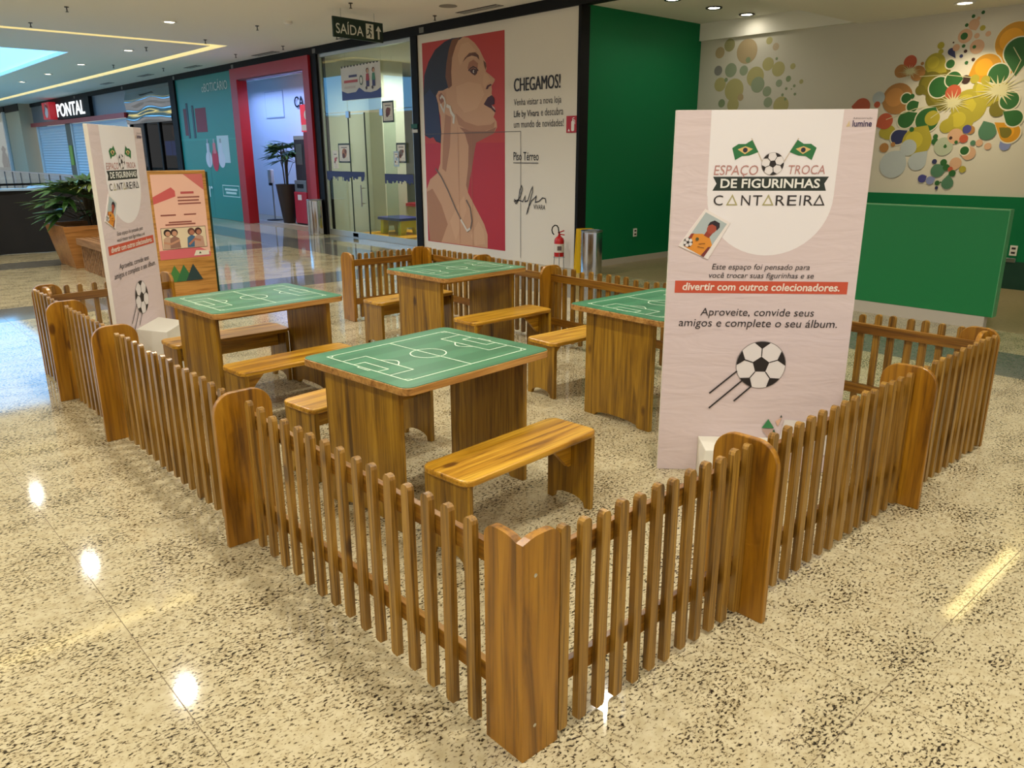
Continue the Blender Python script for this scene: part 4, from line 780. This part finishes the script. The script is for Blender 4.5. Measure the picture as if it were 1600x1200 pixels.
# ------------------------------------------------------------------ printed panels
def paper():
    m = bpy.data.materials.new('pink_paper'); m.use_nodes = True; nt = m.node_tree; b = nt.nodes['Principled BSDF']; N = nt.nodes.new; K = nt.links.new
    b.inputs['Base Color'].default_value = lin((220, 203, 204)); b.inputs['Roughness'].default_value = .55
    tc = N('ShaderNodeTexCoord'); mp = N('ShaderNodeMapping'); mp.inputs['Scale'].default_value = (2.0, 1, 9); mp.inputs['Rotation'].default_value = (0, .12, 0); K(tc.outputs['Object'], mp.inputs[0])
    n = N('ShaderNodeTexNoise'); n.inputs['Scale'].default_value = 1.5; n.inputs['Detail'].default_value = 3; n.inputs['Distortion'].default_value = .6; K(mp.outputs[0], n.inputs['Vector'])
    bp = N('ShaderNodeBump'); bp.inputs['Strength'].default_value = .22; bp.inputs['Distance'].default_value = .03; K(n.outputs['Fac'], bp.inputs['Height']); K(bp.outputs[0], b.inputs['Normal']); return m
paper_m = paper(); foam_m = mat('foam_edge', (226, 220, 208), .6); pw, ph = .908, 1.787
def pent(cx, cz, r, rot=0): return [(cx+r*math.sin(rot+2*PI*k/5), cz+r*math.cos(rot+2*PI*k/5)) for k in range(5)]
def ball(pr, cx, cz, r, lw, rot=0):
    bk, wh = (38, 32, 32), (232, 226, 226)
    pr.poly(circ(cx, cz, r*1.03, 40), (150, 140, 138)); pr.poly(circ(cx, cz, r, 40), wh); pr.poly(pent(cx, cz, r*.36, rot), bk)
    for k in range(5):
        a = rot+2*PI*k/5; dx, dz = math.sin(a), math.cos(a); pr.line([(cx+.36*r*dx, cz+.36*r*dz), (cx+.70*r*dx, cz+.70*r*dz)], lw, bk)
        e = .33; q = [(cx+r*math.sin(a+e*(1-2*j/6)), cz+r*math.cos(a+e*(1-2*j/6))) for j in range(7)]; pr.poly(q+[(cx+.69*r*dx, cz+.69*r*dz)] if 1 else q, bk)
        a2 = rot+2*PI*(k+1)/5; s1 = a+.30; s2 = a2-.30; am = (a+a2)/2
        pr.line([(cx+.70*r*dx, cz+.70*r*dz), (cx+.72*r*math.sin(am), cz+.72*r*math.cos(am)), (cx+.70*r*math.sin(a2), cz+.70*r*math.cos(a2))], lw*.5, bk) if 0 else None
def flag(pr, x, z, s):
    pr.line([(x+s*.002, z+.045), (x-s*.075, z-.08)], .005, (206, 190, 172)) if 0 else None
    g1 = (44, 116, 66); P = lambda u, w: (x+s*u, z+w)
    pr.line([P(-.03, .047), P(.03, -.062)], .005, (206, 190, 172))
    pr.poly([P(-.026, .04), P(-.055, .022), P(-.088, .022), P(-.115, .004), P(-.098, -.05), P(-.068, -.032), P(-.035, -.03), P(.006, -.014)], g1)
    pr.poly([P(-.09, -.002), P(-.055, .012), P(-.02, 0), P(-.055, -.024)], (222, 186, 120)); pr.poly(circ(x-s*.055, z-.005, .011, 14), (40, 44, 60))
def panel(label, loc, deg, ph_=1.787, foot=(.27, .68, -.2, .22)):
    t = thing('printed_panel', label, 'display panel', loc, math.radians(deg), 'free standing printed panels')
    MB().box(0, pw, 0, .028, 0, ph_).obj('board', [foam_m], t, bevel=.002); MB().box(.001, pw-.001, -.0012, 0, .001, ph_-.001).obj('paper_face', paper_m, t)
    pr = Print(y=-.0016); U = [(.161, 1.786), (.165, 1.4)]+[(.46+.292*math.cos(a), 1.4+.279*math.sin(a)) for a in [PI+PI*k/24 for k in range(25)]]+[(.757, 1.786)]
    pr.poly(U, (238, 233, 235)); pr.obj('white_arch_print', t)
    dk, rd, rose = (40, 50, 44), (204, 84, 58), (186, 134, 128)
    pr = Print(y=-.0022); pr.poly([(.188, 1.489), (.721, 1.489), (.703, 1.457), (.714, 1.425), (.189, 1.425), (.206, 1.457)], dk)
    pr.rect(.039, .866, .936, .996, rd)
    flag(pr, .382, 1.614, 1); flag(pr, .536, 1.614, -1); ball(pr, .458, 1.547, .05, .003, .5)
    pr.obj('ribbon_and_flags_print', t)
    text(t, 'ESPAÇO', .19, .394, 1.486, 1.541, rose, shear=.12); text(t, 'TROCA', .532, .7, 1.5, 1.541, rose, shear=.12)
    text(t, 'DE FIGURINHAS', .224, .682, 1.437, 1.48, (236, 236, 230), bold=.022, y=-.0065)
    bk = (48, 42, 44); gold = (176, 168, 122)
    for s_, x0 in (('C', .198), ('N', .326), ('T', .38), ('R', .487), ('E', .54), ('I', .597), ('R', .617)):
        w_ = .006 if s_ == 'I' else .043; text(t, s_, x0, x0+w_, 1.357, 1.404, bk)
    pr = Print(y=-.003)
    for x, c_ in ((.262, gold), (.43, gold), (.666, bk)): pr.line([(x, 1.36), (x+.022, 1.403), (x+.044, 1.36)], .006, c_, True)
    ball(pr, .487, .575, .12, .005, 0)
    for a, b in (((.372, .542), (.242, .422)), ((.4, .492), (.245, .343)), ((.447, .462), (.367, .383))): pr.line([a, b], .008, bk)
    pr.poly([(.549, .29), (.519, .241), (.582, .241)], (60, 136, 84)); pr.poly([(.519, .236), (.582, .236), (.555, .19)], (190, 160, 148)); pr.poly([(.582, .236), (.6, .2), (.56, .195)], (50, 84, 66)); pr.poly([(.585, .28), (.615, .3), (.6, .25)], (226, 186, 160)); pr.poly([(.606, .3), (.618, .3), (.612, .315)], (70, 84, 80))
    pr.poly([(.6, .1), (.9, .1), (.9, .27), (.63, .29)], (232, 226, 222)); pr.poly([(.68, .22), (.72, .22), (.7, .25)], bk); pr.line([(.765, .215), (.765, .255)], .008, bk); pr.line(circ(.795, .235, .017, 16), .007, bk, True)
    pr.obj('ball_and_marks_print', t)
    text(t, 'Este espaço foi pensado para', .212, .677, 1.044, 1.08, bk, shear=.18); text(t, 'você trocar suas figurinhas e se', .2, .7, 1.003, 1.038, bk, shear=.18)
    text(t, 'divertir com outros colecionadores.', .076, .829, .949, .987, (240, 226, 214), bold=.022, shear=.1)
    text(t, 'Aproveite, convide seus', .171, .72, .812, .862, bk, shear=.12); text(t, 'amigos e complete o seu álbum.', .068, .837, .756, .808, bk, shear=.12)
    text(t, 'lumine', .80, .886, 1.71, 1.738, (66, 54, 92), bold=.02); text(t, 'Administração', .8, .886, 1.742, 1.751, (110, 100, 104))
    pr = Print(y=-.003); pr.poly([(.772, 1.71), (.785, 1.738), (.79, 1.712)], (214, 190, 150)); pr.obj('logo_mark', t)
    # sticker card
    c = MB().prism([(.162, 1.341), (.284, 1.276), (.19, 1.101), (.045, 1.165)], -.006, -.001, 1).obj('sticker_card', col((236, 228, 224)), t)
    O = Vector((.162, 1.341)); ex_ = Vector((.122, -.065)); ez_ = Vector((-.113, -.18)); C_ = lambda u, w: tuple(O+ex_*u+ez_*w)
    pr = Print(y=-.0065); pr.poly([C_(.08, .06), C_(.92, .06), C_(.92, .94), C_(.08, .94)], (178, 190, 192))
    pr.poly([C_(.12, .94), C_(.9, .94), C_(.92, .62), C_(.7, .5), C_(.42, .5), C_(.15, .6)], (226, 146, 50))
    pr.poly([C_(.48, .38), C_(.7, .38), C_(.68, .52), C_(.48, .52)], (150, 62, 46)); k_ = [C_(.58+.16*math.cos(a), .3+.13*math.sin(a)) for a in [j*PI/8 for j in range(16)]]; pr.poly(k_, (170, 76, 56))
    pr.poly([C_(.4, .3), C_(.4, .2), C_(.5, .12), C_(.7, .12), C_(.78, .2), C_(.76, .3), C_(.66, .22), C_(.5, .22)], (40, 28, 40))
    pr.poly([C_(.08, .62), C_(.16, .58), C_(.2, .8), C_(.08, .86)], (150, 62, 46)); pr.poly([C_(.84, .7), C_(.92, .66), C_(.92, .94), C_(.8, .94)], (120, 50, 48))
    bc = C_(.16, .82); ball(pr, bc[0], bc[1], .022, .002, .3); pr.poly(circ(*C_(.36, .66), .008, 12), (90, 84, 50)); pr.line([C_(.5, .74), C_(.68, .66)], .003, (120, 76, 30)); pr.line([C_(.52, .8), C_(.74, .76)], .003, (120, 76, 30))
    pr.obj('player_print', c)
    a, b, d, H_ = foot
    for sgn in ((1, -1) if 1 else ()):
        y0, y1 = (-.0, d) if sgn > 0 else (.028, .028-d)
        v = [(a, y0-.003*sgn, 0), (b, y0-.003*sgn, 0), (b, y1, 0), (a, y1, 0), (a, y0-.003*sgn, H_+.03), (b, y0-.003*sgn, H_+.03), (b-.02, y1+.03*sgn, H_), (a+.02, y1+.03*sgn, H_)]
        MB().add(v, [(3, 2, 1, 0), (4, 5, 6, 7), (0, 1, 5, 4), (1, 2, 6, 5), (2, 3, 7, 6), (3, 0, 4, 7)]).obj('weighted_foot', mat('foot_white', (226, 222, 208), .5), t, bevel=.004)
    return t
panel('large white and pink printed panel with a football, at the right inside the fence', (1.936, 1.044, 0), -46.16, foot=(.2, .6, -.16, .16))
panel('narrow looking printed panel with a football seen at an angle at the left', (.324, 4.47, 0), 52.1, foot=(.3, .75, -.24, .34))
